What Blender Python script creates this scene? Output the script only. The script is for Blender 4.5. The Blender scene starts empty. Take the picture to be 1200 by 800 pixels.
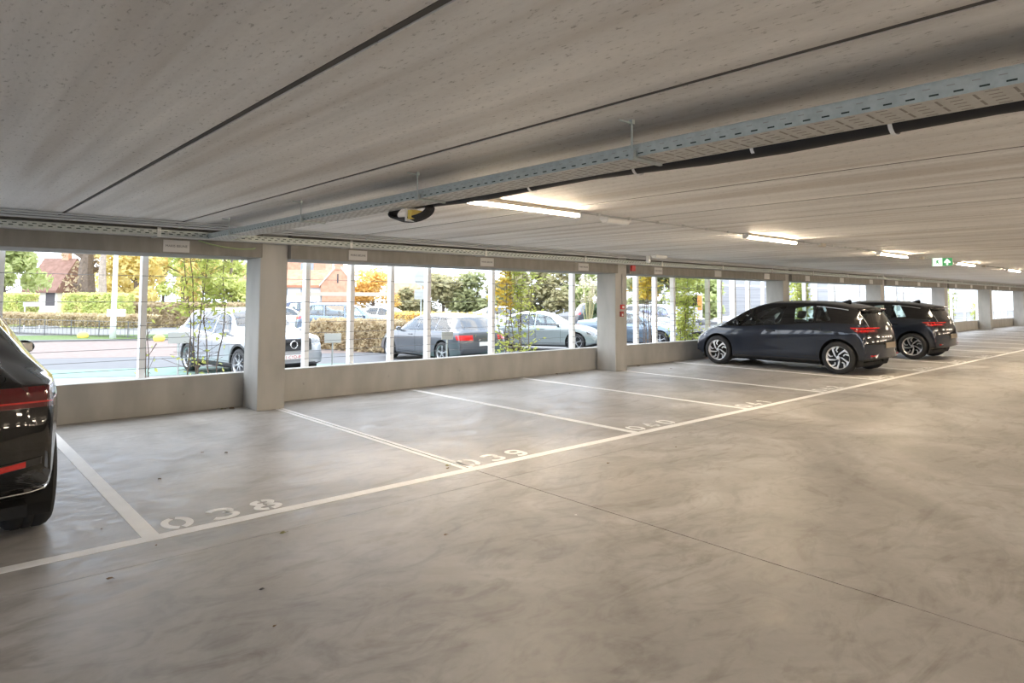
import bpy, bmesh, math, random
from mathutils import Vector, Matrix
from mathutils.bvhtree import BVHTree
from math import sin, cos, tan, pi, radians, atan2, sqrt, hypot
random.seed(7)
R = random.Random(11)
scn = bpy.context.scene
COL = scn.collection

# ------------------------------------------------------------------ camera
F_PX, CY, YAW, PITCH, ROLL, EYE = 776.36, 304.31, 0.73163, 0.05708, 0.00465, 1.53
cam_d = bpy.data.cameras.new('camera')
cam = bpy.data.objects.new('camera', cam_d); COL.objects.link(cam)
cam_d.sensor_fit = 'HORIZONTAL'; cam_d.sensor_width = 36.0
cam_d.lens = F_PX / 1200 * 36.0
cam_d.shift_y = -(400 - CY) / 1200.0
cam_d.clip_start = 0.05; cam_d.clip_end = 500
fw = Vector((sin(YAW) * cos(PITCH), cos(YAW) * cos(PITCH), sin(PITCH)))
rt = Vector((cos(YAW), -sin(YAW), 0.0)); up = rt.cross(fw)
r2 = cos(ROLL) * rt + sin(ROLL) * up; u2 = -sin(ROLL) * rt + cos(ROLL) * up
M = Matrix((r2, u2, -fw)).transposed().to_4x4(); M.translation = Vector((0, 0, EYE))
cam.matrix_world = M
scn.camera = cam

# ------------------------------------------------------------------ world / exposure
scn.view_settings.view_transform = 'Standard'
scn.view_settings.look = 'None'
scn.view_settings.exposure = 0.92
scn.view_settings.gamma = 1.0
scn.view_settings.use_curve_mapping = False
SKY = 3.0
LAMP = 95.0
w = bpy.data.worlds.new('world'); scn.world = w; w.use_nodes = True
nt = w.node_tree; nt.nodes.clear()
wo = nt.nodes.new('ShaderNodeOutputWorld'); bg = nt.nodes.new('ShaderNodeBackground')
tc = nt.nodes.new('ShaderNodeTexCoord'); mp = nt.nodes.new('ShaderNodeMapping')
mp.inputs['Scale'].default_value = (1, 1, 4)
nz = nt.nodes.new('ShaderNodeTexNoise'); nz.inputs['Scale'].default_value = 3.0; nz.inputs['Detail'].default_value = 6
cr = nt.nodes.new('ShaderNodeValToRGB')
cr.color_ramp.elements[0].position = 0.40; cr.color_ramp.elements[0].color = (0.62, 0.74, 0.92, 1)
cr.color_ramp.elements[1].position = 0.58; cr.color_ramp.elements[1].color = (0.93, 0.96, 1.0, 1)
nt.links.new(tc.outputs['Generated'], mp.inputs['Vector']); nt.links.new(mp.outputs[0], nz.inputs['Vector'])
nt.links.new(nz.outputs['Fac'], cr.inputs[0]); nt.links.new(cr.outputs[0], bg.inputs[0])
bg.inputs[1].default_value = SKY
nt.links.new(bg.outputs[0], wo.inputs[0])
sun_d = bpy.data.lights.new('sun', 'SUN'); sun_d.energy = 0.5; sun_d.angle = radians(25); sun_d.color = (1, .96, .9)
sun = bpy.data.objects.new('sun', sun_d); COL.objects.link(sun)
sun.rotation_euler = (radians(-38), radians(-22), 0)
sun.location = (0, 0, 30)

# ------------------------------------------------------------------ materials
def nodes_of(name):
    m = bpy.data.materials.new(name); m.use_nodes = True
    return m, m.node_tree, m.node_tree.nodes['Principled BSDF']
def mat(name, col, rough=.6, metal=0.0, coat=0.0, spec=.5, var=0.0, scale=6.0, bump=0.0, stretch=(1, 1, 1), col2=None, detail=4, emit=None):
    m, t, b = nodes_of(name)
    b.inputs['Base Color'].default_value = (*col, 1); b.inputs['Roughness'].default_value = rough
    b.inputs['Metallic'].default_value = metal; b.inputs['Coat Weight'].default_value = coat
    b.inputs['Coat Roughness'].default_value = .03; b.inputs['Specular IOR Level'].default_value = spec
    if emit:
        b.inputs['Emission Color'].default_value = (*emit[0], 1); b.inputs['Emission Strength'].default_value = emit[1]
    if var or bump or col2:
        g = t.nodes.new('ShaderNodeNewGeometry'); mpn = t.nodes.new('ShaderNodeMapping'); mpn.inputs['Scale'].default_value = stretch
        n = t.nodes.new('ShaderNodeTexNoise'); n.inputs['Scale'].default_value = scale; n.inputs['Detail'].default_value = detail
        t.links.new(g.outputs['Position'], mpn.inputs[0]); t.links.new(mpn.outputs[0], n.inputs['Vector'])
        r = t.nodes.new('ShaderNodeValToRGB'); r.color_ramp.elements[0].position = .32; r.color_ramp.elements[1].position = .68
        c2 = col2 or tuple(min(1, c * (1 + var)) for c in col); c1 = col if col2 else tuple(c * (1 - var) for c in col)
        r.color_ramp.elements[0].color = (*c1, 1); r.color_ramp.elements[1].color = (*c2, 1)
        t.links.new(n.outputs['Fac'], r.inputs[0]); t.links.new(r.outputs[0], b.inputs['Base Color'])
        if bump:
            bp = t.nodes.new('ShaderNodeBump'); bp.inputs['Strength'].default_value = bump; bp.inputs['Distance'].default_value = .01
            t.links.new(n.outputs['Fac'], bp.inputs['Height']); t.links.new(bp.outputs[0], b.inputs['Normal'])
    return m
def glass(name, tint, gloss=(1, 1, 1), base=0.05):
    m = bpy.data.materials.new(name); m.use_nodes = True; t = m.node_tree; t.nodes.clear()
    o = t.nodes.new('ShaderNodeOutputMaterial'); tr = t.nodes.new('ShaderNodeBsdfTransparent'); gl = t.nodes.new('ShaderNodeBsdfGlossy')
    fr = t.nodes.new('ShaderNodeFresnel'); fr.inputs[0].default_value = 1.5; mx = t.nodes.new('ShaderNodeMixShader')
    tr.inputs[0].default_value = (*tint, 1); gl.inputs[0].default_value = (*gloss, 1); gl.inputs['Roughness'].default_value = .015
    ad = t.nodes.new('ShaderNodeMath'); ad.operation = 'ADD'; ad.use_clamp = True; ad.inputs[1].default_value = base
    t.links.new(fr.outputs[0], ad.inputs[0])
    t.links.new(ad.outputs[0], mx.inputs[0]); t.links.new(tr.outputs[0], mx.inputs[1]); t.links.new(gl.outputs[0], mx.inputs[2]); t.links.new(mx.outputs[0], o.inputs[0])
    return m

def floor_material():
    m, t, b = nodes_of('polished_concrete'); L = t.links.new
    g = t.nodes.new('ShaderNodeNewGeometry')
    def noise(scale, st, det=6, dist=0.0, rough=.55):
        mpn = t.nodes.new('ShaderNodeMapping'); mpn.inputs['Scale'].default_value = st
        n = t.nodes.new('ShaderNodeTexNoise'); n.inputs['Scale'].default_value = scale; n.inputs['Detail'].default_value = det
        n.inputs['Distortion'].default_value = dist; n.inputs['Roughness'].default_value = rough
        L(g.outputs['Position'], mpn.inputs[0]); L(mpn.outputs[0], n.inputs['Vector']); return n
    def ramp(src, stops):
        r = t.nodes.new('ShaderNodeValToRGB'); e = r.color_ramp.elements
        e[0].position, e[0].color = stops[0][0], (*stops[0][1], 1); e[1].position, e[1].color = stops[-1][0], (*stops[-1][1], 1)
        for p, c in stops[1:-1]:
            q = e.new(p); q.color = (*c, 1)
        L(src, r.inputs[0]); return r
    def mix(a, bb, mode, fac):
        x = t.nodes.new('ShaderNodeMix'); x.data_type = 'RGBA'; x.blend_type = mode; x.inputs[0].default_value = fac
        L(a, x.inputs[6]); L(bb, x.inputs[7]); return x
    n1 = noise(.55, (1, 1, 1), 8, 1.6)        # large power-trowel clouds
    n2 = noise(2.2, (1, 1.6, 1), 8, 2.2, .62)  # swirls
    n3 = noise(22, (1, 1, 1), 4)
    n4 = noise(1.3, (.5, 1.2, 1), 7, 3.5, .6)
    r1 = ramp(n1.outputs['Fac'], [(.30, (.34, .325, .305)), (.5, (.45, .435, .415)), (.68, (.59, .58, .57))])
    r2_ = ramp(n2.outputs['Fac'], [(.33, (.74, .725, .71)), (.52, (.97, .965, .96)), (.72, (1.0, .99, .98))])
    r3 = ramp(n3.outputs['Fac'], [(.3, (.93, .93, .93)), (.7, (1.0, 1.0, 1.0))])
    r4 = ramp(n4.outputs['Fac'], [(.36, (.80, .775, .74)), (.46, (1, 1, 1)), (.9, (1, 1, 1))])
    a = mix(r1.outputs[0], r2_.outputs[0], 'MULTIPLY', 1); c = mix(a.outputs[2], r3.outputs[0], 'MULTIPLY', 1); d = mix(c.outputs[2], r4.outputs[0], 'MULTIPLY', .8)
    L(d.outputs[2], b.inputs['Base Color'])
    rr = t.nodes.new('ShaderNodeMapRange'); rr.inputs[1].default_value = .3; rr.inputs[2].default_value = .7; rr.inputs[3].default_value = .34; rr.inputs[4].default_value = .60
    L(n2.outputs['Fac'], rr.inputs[0]); L(rr.outputs[0], b.inputs['Roughness'])
    bp = t.nodes.new('ShaderNodeBump'); bp.inputs['Strength'].default_value = .12; bp.inputs['Distance'].default_value = .01
    L(n2.outputs['Fac'], bp.inputs['Height']); L(bp.outputs[0], b.inputs['Normal'])
    b.inputs['Specular IOR Level'].default_value = .28
    return m

def ceiling_material():
    m, t, b = nodes_of('precast_ceiling_concrete'); L = t.links.new
    g = t.nodes.new('ShaderNodeNewGeometry')
    def noise(scale, st, det=6, rough=.55):
        mpn = t.nodes.new('ShaderNodeMapping'); mpn.inputs['Scale'].default_value = st
        n = t.nodes.new('ShaderNodeTexNoise'); n.inputs['Scale'].default_value = scale; n.inputs['Detail'].default_value = det; n.inputs['Roughness'].default_value = rough
        L(g.outputs['Position'], mpn.inputs[0]); L(mpn.outputs[0], n.inputs['Vector']); return n
    def ramp(src, stops):
        r = t.nodes.new('ShaderNodeValToRGB'); e = r.color_ramp.elements
        e[0].position, e[0].color = stops[0][0], (*stops[0][1], 1); e[1].position, e[1].color = stops[-1][0], (*stops[-1][1], 1)
        for p, c in stops[1:-1]:
            q = e.new(p); q.color = (*c, 1)
        L(src, r.inputs[0]); return r
    def mix(a, bb, fac=1.0):
        x = t.nodes.new('ShaderNodeMix'); x.data_type = 'RGBA'; x.blend_type = 'MULTIPLY'; x.inputs[0].default_value = fac
        L(a, x.inputs[6]); L(bb, x.inputs[7]); return x
    n1 = noise(4.2, (1, .045, 1), 2.2)            # lengthwise formwork streaks
    n2 = noise(9.0, (1, .035, 1), 4)
    n3 = noise(60, (1, .35, 1), 5, .7)         # pits
    n4 = noise(.7, (1, .5, 1), 4)
    r1 = ramp(n1.outputs['Fac'], [(.33, (.69, .66, .63)), (.46, (.83, .82, .81)), (.56, (.88, .875, .87)), (.68, (.96, .95, .94))])
    rb = ramp(n2.outputs['Fac'], [(.35, (.90, .90, .90)), (.55, (1, 1, 1))])
    r3 = ramp(n3.outputs['Fac'], [(.34, (.45, .44, .43)), (.40, (.95, .95, .95)), (.6, (1, 1, 1))])
    r4 = ramp(n4.outputs['Fac'], [(.35, (.92, .91, .90)), (.55, (1, 1, 1))])
    a = mix(r1.outputs[0], rb.outputs[0]); c = mix(a.outputs[2], r3.outputs[0], .8); d = mix(c.outputs[2], r4.outputs[0])
    L(d.outputs[2], b.inputs['Base Color'])
    b.inputs['Roughness'].default_value = .62
    bp = t.nodes.new('ShaderNodeBump'); bp.inputs['Strength'].default_value = .25; bp.inputs['Distance'].default_value = .004
    L(n3.outputs['Fac'], bp.inputs['Height']); L(bp.outputs[0], b.inputs['Normal'])
    return m

M_floor = floor_material(); M_ceil = ceiling_material()
M_dark = mat('dark_joint_filler', (.10, .095, .09), .9)  # dark sealant and mortar tone of the joints
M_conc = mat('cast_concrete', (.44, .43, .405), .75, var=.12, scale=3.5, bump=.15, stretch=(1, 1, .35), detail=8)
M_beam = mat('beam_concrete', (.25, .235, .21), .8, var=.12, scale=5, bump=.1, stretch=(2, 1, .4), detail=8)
M_paint = mat('white_floor_paint', (.93, .925, .915), .6, var=.03, scale=9)
M_fin = mat('white_powder_coated_metal', (.92, .93, .94), .4, var=.02)
M_wire = mat('dark_steel_wire', (.16, .16, .16), .5, .6)
M_galv = mat('galvanised_steel', (.42, .46, .445), .5, .35, var=.10, scale=30)
M_galv2 = mat('pale_galvanised_steel', (.58, .58, .56), .55, .2, var=.06, scale=30)
M_hole = mat('tray_slot_shadow', (.03, .045, .035), .9)
M_pipe = mat('grey_conduit_plastic', (.50, .50, .49), .5)
M_black = mat('black_rubber_cable', (.012, .012, .014), .55)
M_tie = mat('white_cable_tie', (.8, .8, .8), .5)
M_green = mat('green_earth_cable', (.33, .42, .20), .5)
M_white = mat('white_plastic', (.80, .80, .78), .4)
M_sign = mat('grey_sign_plate', (.55, .54, .53), .5)
M_ink = mat('dark_sign_lettering', (.05, .05, .06), .6)
M_red = mat('red_alarm_plastic', (.55, .03, .03), .35)
M_yel = mat('yellow_connector', (.8, .6, .12), .5)
M_fill = mat('fill_pendant_diffuser', (1, 1, 1), .5, emit=((1.0, .83, .64), LAMP * .55))  # glow of the unseen fill lamps added behind the camera
M_lamp = mat('lit_lamp_diffuser', (1, 1, 1), .5, emit=((1.0, .80, .56), LAMP))
M_lampbody = mat('lamp_housing_metal', (.62, .56, .46), .5)
M_exitg = mat('exit_sign_green', (.05, .22, .08), .5, emit=((.05, .30, .10), .5))
M_exitw = mat('exit_sign_white', (.9, .95, .85), .5, emit=((.9, 1, .85), .9))
M_leafd = mat('dry_leaf_brown', (.16, .10, .05), .8, var=.3, scale=40)
M_leafo = mat('dry_leaf_olive', (.20, .19, .07), .8, var=.3, scale=40)
# ------------------------------------------------------------------ mesh helpers
class MB:
    def __init__(s): s.v = []; s.f = []
    def add(s, vs, fs):
        o = len(s.v); s.v += [tuple(p) for p in vs]; s.f += [tuple(i + o for i in q) for q in fs]; return s
    def box(s, x0, x1, y0, y1, z0, z1, Mx=None):
        vs = [Vector(p) for p in ((x0, y0, z0), (x1, y0, z0), (x1, y1, z0), (x0, y1, z0), (x0, y0, z1), (x1, y0, z1), (x1, y1, z1), (x0, y1, z1))]
        if Mx: vs = [Mx @ p for p in vs]
        return s.add(vs, [(0, 3, 2, 1), (4, 5, 6, 7), (0, 1, 5, 4), (1, 2, 6, 5), (2, 3, 7, 6), (3, 0, 4, 7)])
    def bbox(s, x0, x1, y0, y1, z0, z1, c=.01):
        # box with chamfered edges along all sides
        xs, ys, zs = (x0, x1), (y0, y1), (z0, z1); bm = bmesh.new()
        vs = [bm.verts.new((x, y, z)) for x in xs for y in ys for z in zs]
        for q in ((0, 1, 3, 2), (4, 6, 7, 5), (0, 4, 5, 1), (2, 3, 7, 6), (0, 2, 6, 4), (1, 5, 7, 3)): bm.faces.new([vs[i] for i in q])
        bmesh.ops.bevel(bm, geom=list(bm.edges), offset=c, segments=2, profile=.7, affect='EDGES')
        bm.verts.index_update(); s.add([v.co for v in bm.verts], [[v.index for v in f.verts] for f in bm.faces]); bm.free(); return s
    def tube(s, pts, r, n=8, cap=True):
        pts = [Vector(p) for p in pts]; rs = r if isinstance(r, (list, tuple)) else [r] * len(pts); rings = []; prev = None
        for i, p in enumerate(pts):
            d = (pts[min(i + 1, len(pts) - 1)] - pts[max(i - 1, 0)]).normalized()
            a = prev if prev else (Vector((0, 0, 1)) if abs(d.z) < .9 else Vector((1, 0, 0)))
            a = (a - d * a.dot(d)).normalized(); prev = a; b = d.cross(a)
            rings.append([p + (a * cos(2 * pi * k / n) + b * sin(2 * pi * k / n)) * rs[i] for k in range(n)])
        vs = [v for q in rings for v in q]; fs = []
        for i in range(len(pts) - 1):
            for k in range(n): fs.append((i * n + k, i * n + (k + 1) % n, (i + 1) * n + (k + 1) % n, (i + 1) * n + k))
        if cap: fs.append(tuple(range(n))[::-1]); fs.append(tuple((len(pts) - 1) * n + k for k in range(n)))
        return s.add(vs, fs)
    def lathe(s, prof, n=32, axis='X', Mx=None):
        # prof: (axial, radius) list
        vs = []; fs = []
        for a, r in prof:
            for k in range(n):
                th = 2 * pi * k / n
                p = Vector((a, r * cos(th), r * sin(th))) if axis == 'X' else Vector((r * cos(th), r * sin(th), a))
                vs.append(Mx @ p if Mx else p)
        for i in range(len(prof) - 1):
            for k in range(n): fs.append((i * n + k, i * n + (k + 1) % n, (i + 1) * n + (k + 1) % n, (i + 1) * n + k))
        return s.add(vs, fs)
    def prism(s, poly, d0, d1, fn):
        # poly 2D, extruded between d0,d1; fn(u,v,d) -> 3D
        n = len(poly); vs = [fn(u, v, d0) for u, v in poly] + [fn(u, v, d1) for u, v in poly]
        fs = [tuple(range(n)), tuple(range(2 * n - 1, n - 1, -1))] + [(i, i + n, (i + 1) % n + n, (i + 1) % n) for i in range(n)]
        return s.add(vs, fs)
    def ico(s, c, r, sc=(1, 1, 1), sub=2):
        bm = bmesh.new(); bmesh.ops.create_icosphere(bm, subdivisions=sub, radius=r); bm.verts.index_update()
        s.add([(c[0] + v.co.x * sc[0], c[1] + v.co.y * sc[1], c[2] + v.co.z * sc[2]) for v in bm.verts], [[v.index for v in f.verts] for f in bm.faces]); bm.free(); return s
    def build(s, name, m, parent=None, smooth=False, loc=None):
        me = bpy.data.meshes.new(name); me.from_pydata(s.v, [], s.f); me.update()
        bm = bmesh.new(); bm.from_mesh(me); bmesh.ops.recalc_face_normals(bm, faces=bm.faces); bm.to_mesh(me); bm.free()
        if smooth: me.polygons.foreach_set('use_smooth', [True] * len(me.polygons))
        for q in (m if isinstance(m, (list, tuple)) else [m]): me.materials.append(q)
        o = bpy.data.objects.new(name, me); COL.objects.link(o)
        if parent: o.parent = parent
        if loc: o.location = loc
        return o
def tag(o, label=None, cat=None, group=None, kind=None):
    for k, v in (('label', label), ('category', cat), ('group', group), ('kind', kind)):
        if v: o[k] = v
    return o
def empty(name, loc=(0, 0, 0), rz=0, label=None, cat=None, group=None):
    o = bpy.data.objects.new(name, None); COL.objects.link(o); o.location = loc; o.rotation_euler = (0, 0, rz); o.empty_display_size = .1
    return tag(o, label, cat, group)
def struct(o): o['kind'] = 'structure'; return o
def kids(o): return [c for c in bpy.data.objects if c.parent == o]
def copy_tree(o, loc=None, rz=None, label=None, group=None, parent=None):
    c = o.copy(); COL.objects.link(c)
    if parent: c.parent = parent
    if loc is not None: c.location = loc
    if rz is not None: c.rotation_euler = (0, 0, rz)
    if label: c['label'] = label
    if group: c['group'] = group
    for ch in kids(o): copy_tree(ch, parent=c)
    return c
AX = radians(41.92)
def at(px, d):
    t = (px - 600) / F_PX
    return (d * (sin(AX) + cos(AX) * t), d * (cos(AX) - sin(AX) * t))
def zat(py, d): return EYE + (350.5 - py) * d / F_PX
def text_mesh(name, body, size, m, parent, Mx, ext=.0006):
    cu = bpy.data.curves.new(name, 'FONT'); cu.body = body; cu.size = size; cu.align_x = 'CENTER'; cu.align_y = 'CENTER'; cu.extrude = ext; cu.resolution_u = 2
    t = bpy.data.objects.new(name + '_tmp', cu); COL.objects.link(t)
    dg = bpy.context.evaluated_depsgraph_get(); me = bpy.data.meshes.new_from_object(t.evaluated_get(dg))
    bpy.data.objects.remove(t); me.transform(Mx); me.materials.clear(); me.materials.append(m); me.name = name
    o = bpy.data.objects.new(name, me); COL.objects.link(o); o.parent = parent
    return o

# ================================================================== SETTING
H = 2.42; YC = 8.93; YP = 9.48; BAY = 7.5; A0 = 3.447; CW = .378; CD = .513; YL = 4.707; S0 = 1.178; ZG = -.4
XL, XR, YB = -9.0, 92.0, -15.0
xj = [XL] + [3.76 + BAY * k for k in range(-1, 12)] + [XR]
yj = [YB, -3.2, 4.30, 9.66]
g = .0045; b = MB()
for i in range(len(xj) - 1):
    for j in range(len(yj) - 1): b.box(xj[i] + g, xj[i + 1] - g, yj[j] + g * .6, yj[j + 1] - g * .6, -.30, 0)
struct(b.build('floor', M_floor))
struct(MB().box(XL, XR, YB, 9.66, -.36, -.295).build('trim_1', M_dark))     # dark fill under the slab joints
b = MB(); x = 1.15 - 1.2 * 8
while x < XR:
    c = .018
    prof = [(x + .013, H + .2), (x + .013, H + c), (x + .013 + c * .4, H), (x + 1.187 - c * .4, H), (x + 1.187, H + c), (x + 1.187, H + .2)]
    b.prism(prof, YB, 9.9, lambda u, v, d: (u, d, v)); x += 1.2
struct(b.build('ceiling', M_ceil))
b = MB(); x = 1.15 - 1.2 * 8
while x < XR: b.box(x - .0128, x + .0128, YB, 9.6, H + .002, H + .18); x += 1.2
b.box(XL, XR, YB, 9.9, H + .2, H + .3)
struct(b.build('trim_2', M_dark))   # topping behind the panel joints
# beam, parapet and columns of the window side, one bay at a time
NB = range(-1, 12)
b = MB()
for k in NB:
    x0 = A0 + BAY * k + CW + .012; x1 = A0 + BAY * (k + 1) - .004
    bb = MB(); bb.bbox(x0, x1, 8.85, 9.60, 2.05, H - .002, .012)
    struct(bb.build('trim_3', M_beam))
pb = MB()
ph = MB()
for k in NB:
    x0 = A0 + BAY * k; x1 = x0 + BAY
    q = MB().bbox(x0 + .03, x1 + .02, YP, 9.67, 0.0, .467, .012); w_ = q.build('wall_north', M_conc); struct(w_)
    n = 5
    h = MB()
    for i in range(n):
        xx = x0 + .9 + 1.46 * i
        h.lathe([(-.001, .0), (-.001, .016), (-.002, .024)], 14, 'Z', Matrix.Translation((xx, YP - .001, .235)) @ Matrix.Rotation(pi / 2, 4, 'X'))
    o = h.build('form_tie_hole', M_dark, w_)
col_txt = {0: 'square concrete column right of the silver SUV outside, nearest to the camera',
           1: 'square concrete column with red fire call points, second from the left',
           2: 'square concrete column seen above the windscreen of the nearer parked dark hatchback',
           3: 'square concrete column seen between the roofs of the two parked dark hatchbacks',
           4: 'square concrete column just beyond the rear of the farther dark hatchback',
           5: 'square concrete column standing free right of the farther dark hatchback, floor visible at its foot',
           6: 'square concrete column at the right edge of the photo'}
for k in NB:
    x0 = A0 + BAY * k
    q = MB(); q.bbox(x0, x0 + CW, YC, YC + CD, 0, H - .002, .012)
    c = q.build('concrete_column', M_conc)
    tag(c, col_txt.get(k, 'square concrete column in the window side, outside the frame of the photo'), 'column', 'concrete columns along the window side')
# walls of the hall beyond the frame
struct(MB().bbox(XL, XL + .2, YB, 9.4, 0, .467, .012).build('wall_west', M_conc))  # unseen end, left open above this low wall to let daylight in
struct(MB().box(XR, XR + .2, YB, 9.66, 0, H).build('wall_east', M_conc))
struct(MB().box(XL, XR, YB - .2, YB, 0, H).build('wall_south', M_conc))
struct(MB().box(XL - .2, XR + .2, 9.60, 9.9, 2.06, 5.6).build('wall_facade', M_conc))

# ------------------------------------------------------------------ painted markings
PZ = .0025
def strip(x0, x1, y0, y1): return MB().box(x0, x1, y0, y1, 0, PZ)
tag(strip(XL + .3, XR - .3, YL - .05, YL + .05).build('painted_line', M_paint), 'long white painted line running the length of the bays along the driving aisle', 'floor line')
line_txt = {0: 'white painted bay line beside the black SUV, left of number 038', 1: 'white painted bay line split by a floor joint, between 038 and 039',
            2: 'white painted bay line, first one right of the jointed line', 3: 'white painted bay line running to the parapet left of the second column',
            4: 'white painted bay line starting at the foot of the second column', 5: 'white painted bay line right beside the nearer dark hatchback',
            6: 'white painted bay line behind the nearer dark hatchback', 7: 'white painted bay line just before the farther dark hatchback',
            8: 'white painted bay line just beyond the farther dark hatchback'}
for k in range(0, 22):
    xc = S0 + 2.5 * k; m_ = MB()
    if k == 1:
        m_.box(3.76 - .062, 3.76 - .008, YL + .05, YP - .12, 0, PZ); m_.box(3.76 + .008, 3.76 + .055, YL + .05, YP - .12, 0, PZ)
    else: m_.box(xc - .05, xc + .05, YL + .05, YP - .12, 0, PZ)
    tag(m_.build('bay_line', M_paint), line_txt.get(k, 'white painted bay line in the far empty bays' if k > 8 else 'white painted bay line left of the black SUV'), 'floor line', 'bay dividing lines')
def ribbon(mb, pts, wd, ox, oy):
    n = len(pts); P_ = [Vector(p) for p in pts]; lo = []; hi = []
    for i in range(n):
        d = (P_[min(i + 1, n - 1)] - P_[max(i - 1, 0)]).normalized(); k = Vector((-d.y, d.x)) * wd / 2
        if 0 < i < n - 1:
            c_ = (P_[i + 1] - P_[i]).normalized().dot((P_[i] - P_[i - 1]).normalized()); k *= 1 / max(.6, sqrt((1 + c_) / 2))
        lo.append(P_[i] - k); hi.append(P_[i] + k)
    vs = [(ox + p.x, oy + p.y, z) for z in (0, PZ) for p in lo + hi]; fs = []
    for i in range(n - 1):
        fs += [(i, i + 1, n + i + 1, n + i), (2 * n + i, 2 * n + i + 1, 3 * n + i + 1, 3 * n + i), (i, i + 1, 2 * n + i + 1, 2 * n + i), (n + i, n + i + 1, 3 * n + i + 1, 3 * n + i)]
    fs += [(0, n, 3 * n, 2 * n), (n - 1, 2 * n - 1, 4 * n - 1, 3 * n - 1)]
    mb.add(vs, fs)
def arc(cx, cy, rx, ry, a0, a1, n=14): return [(cx + rx * cos(radians(a0 + (a1 - a0) * i / n)), cy + ry * sin(radians(a0 + (a1 - a0) * i / n))) for i in range(n + 1)]
GL = {  # stencil strokes in a 0.2 x 0.26 cell
    '0': [arc(.10, .13, .075, .105, 100, 260), arc(.10, .13, .075, .105, -80, 80)],
    '1': [[(.10, .02), (.10, .24)], [(.05, .19), (.09, .23)]],
    '2': [arc(.10, .18, .07, .055, 160, -40) + [(.03, .025)], [(.05, .025), (.18, .025)]],
    '3': [arc(.09, .185, .075, .052, 150, -75, 12), arc(.09, .078, .082, .055, 75, -150, 12)],
    '4': [[(.13, .02), (.13, .10)], [(.13, .14), (.13, .24), (.03, .10)], [(.02, .085), (.19, .085)]],
    '5': [[(.17, .235), (.05, .235), (.04, .14)], arc(.09, .085, .08, .06, 110, -150, 12)],
    '8': [arc(.10, .19, .065, .045, 100, 260, 8), arc(.10, .19, .065, .045, -80, 80, 8), arc(.10, .075, .078, .052, 100, 260, 8), arc(.10, .075, .078, .052, -80, 80, 8)],
    '9': [arc(.10, .175, .07, .06, 0, 330, 14), [(.17, .17), (.155, .07)] + arc(.09, .07, .065, .045, 0, -140, 8)],
    '6': [arc(.10, .085, .07, .06, 180, 510, 14), [(.03, .09), (.045, .19)] + arc(.11, .19, .065, .045, 180, 40, 8)],
    '7': [[(.02, .235), (.17, .235), (.08, .02)]]}
for k, (num, nt_) in enumerate([('038', 'beside the black SUV line'), ('039', 'right of the jointed bay line'), ('040', 'third number along the line'), ('041', 'in the bay before the parked hatchback'),
                                ('042', 'fifth number along the line, before the nearer hatchback'), ('043', 'behind the nearer hatchback'), ('044', 'between the hatchbacks'), ('045', 'behind the farther hatchback'), ('046', 'past the farther hatchback')]):
    ox = S0 + 2.5 * k + .10; e = empty('painted_number', (ox, YL + .075, 0.0), 0, f'white stencilled floor number {num} {nt_}', 'floor number', 'stencilled bay numbers')
    for i, ch in enumerate(num):
        mb = MB()
        for st in GL[ch]: ribbon(mb, st, .047, .30 * i, 0)
        mb.build('digit', M_paint, e)

# ------------------------------------------------------------------ overhead cable tray (runs towards the windows)
def tray(name, L_, wd, fl, label, loc, rz, hangers, mats):
    # local: runs along +Y, open side up, flange on both sides; slots as thin laid-on boxes, shade put into their colour
    e = empty(name, loc, rz, label, 'cable tray')
    b = MB(); b.box(-wd / 2, wd / 2, 0, L_, 0, .002)
    b.build('tray_bottom', mats[1], e)
    for s in (-1, 1):
        b = MB(); x0, x1 = (-wd / 2 - .002, -wd / 2) if s < 0 else (wd / 2, wd / 2 + .002); b.box(x0, x1, 0, L_, 0, fl)
        b.box(x0 - (.006 if s < 0 else 0), x1 + (.006 if s > 0 else 0), 0, L_, fl - .004, fl)
        o = b.build('side_flange', mats[0], e)
        q = MB(); q2 = MB(); xs = x0 - .0012 if s < 0 else x1 + .0012; y = .03
        while y < L_ - .05:
            q.box(min(xs, xs + .001), max(xs, xs + .001), y, y + .030, .012, .018); q2.box(min(xs, xs + .001), max(xs, xs + .001), y + .025, y + .05, fl * .62, fl * .62 + .003); y += .075
        t_ = q.build('slot_row', M_hole, o); t_['kind'] = 'stuff'; t_ = q2.build('slot_row', mats[2], o); t_['kind'] = 'stuff'
    q = MB(); y = .04
    while y < L_ - .05:
        q.box(-wd * .36, -wd * .05, y, y + .009, -.0015, -.0003); q.box(wd * .05, wd * .36, y, y + .009, -.0015, -.0003)
        for xx in (-.4, -.2, 0, .2, .4): q.box(wd * xx - .003, wd * xx + .003, y + .045, y + .085, -.0012, -.0003)
        y += .115
    t_ = q.build('slot_pattern', mats[2], e); t_['kind'] = 'stuff'
    for hy in hangers:
        q = MB(); q.box(-wd / 2 - .03, wd / 2 - .02, hy - .010, hy + .010, -.016, -.003); q.box(-wd / 2 - .034, -wd / 2 - .012, hy - .016, hy + .016, -.018, .03)
        q.tube([(-wd / 2 - .026, hy, -.02), (-wd / 2 - .026, hy, H - loc[2])], .005, 6)
        q.box(-wd / 2 - .036, -wd / 2 - .016, hy - .01, hy + .01, H - loc[2] - .025, H - loc[2] - .001)
        q.tube([(-wd / 2 - .026, hy, H - loc[2] - .02), (-wd / 2 - .10, hy + .02, H - loc[2] - .012)], .006, 6)
        q.build('tray_hanger', M_galv, e, loc=(0, 0, 0))
    return e
M_slot = mat('tray_slot_grey', (.30, .28, .26), .8)
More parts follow.
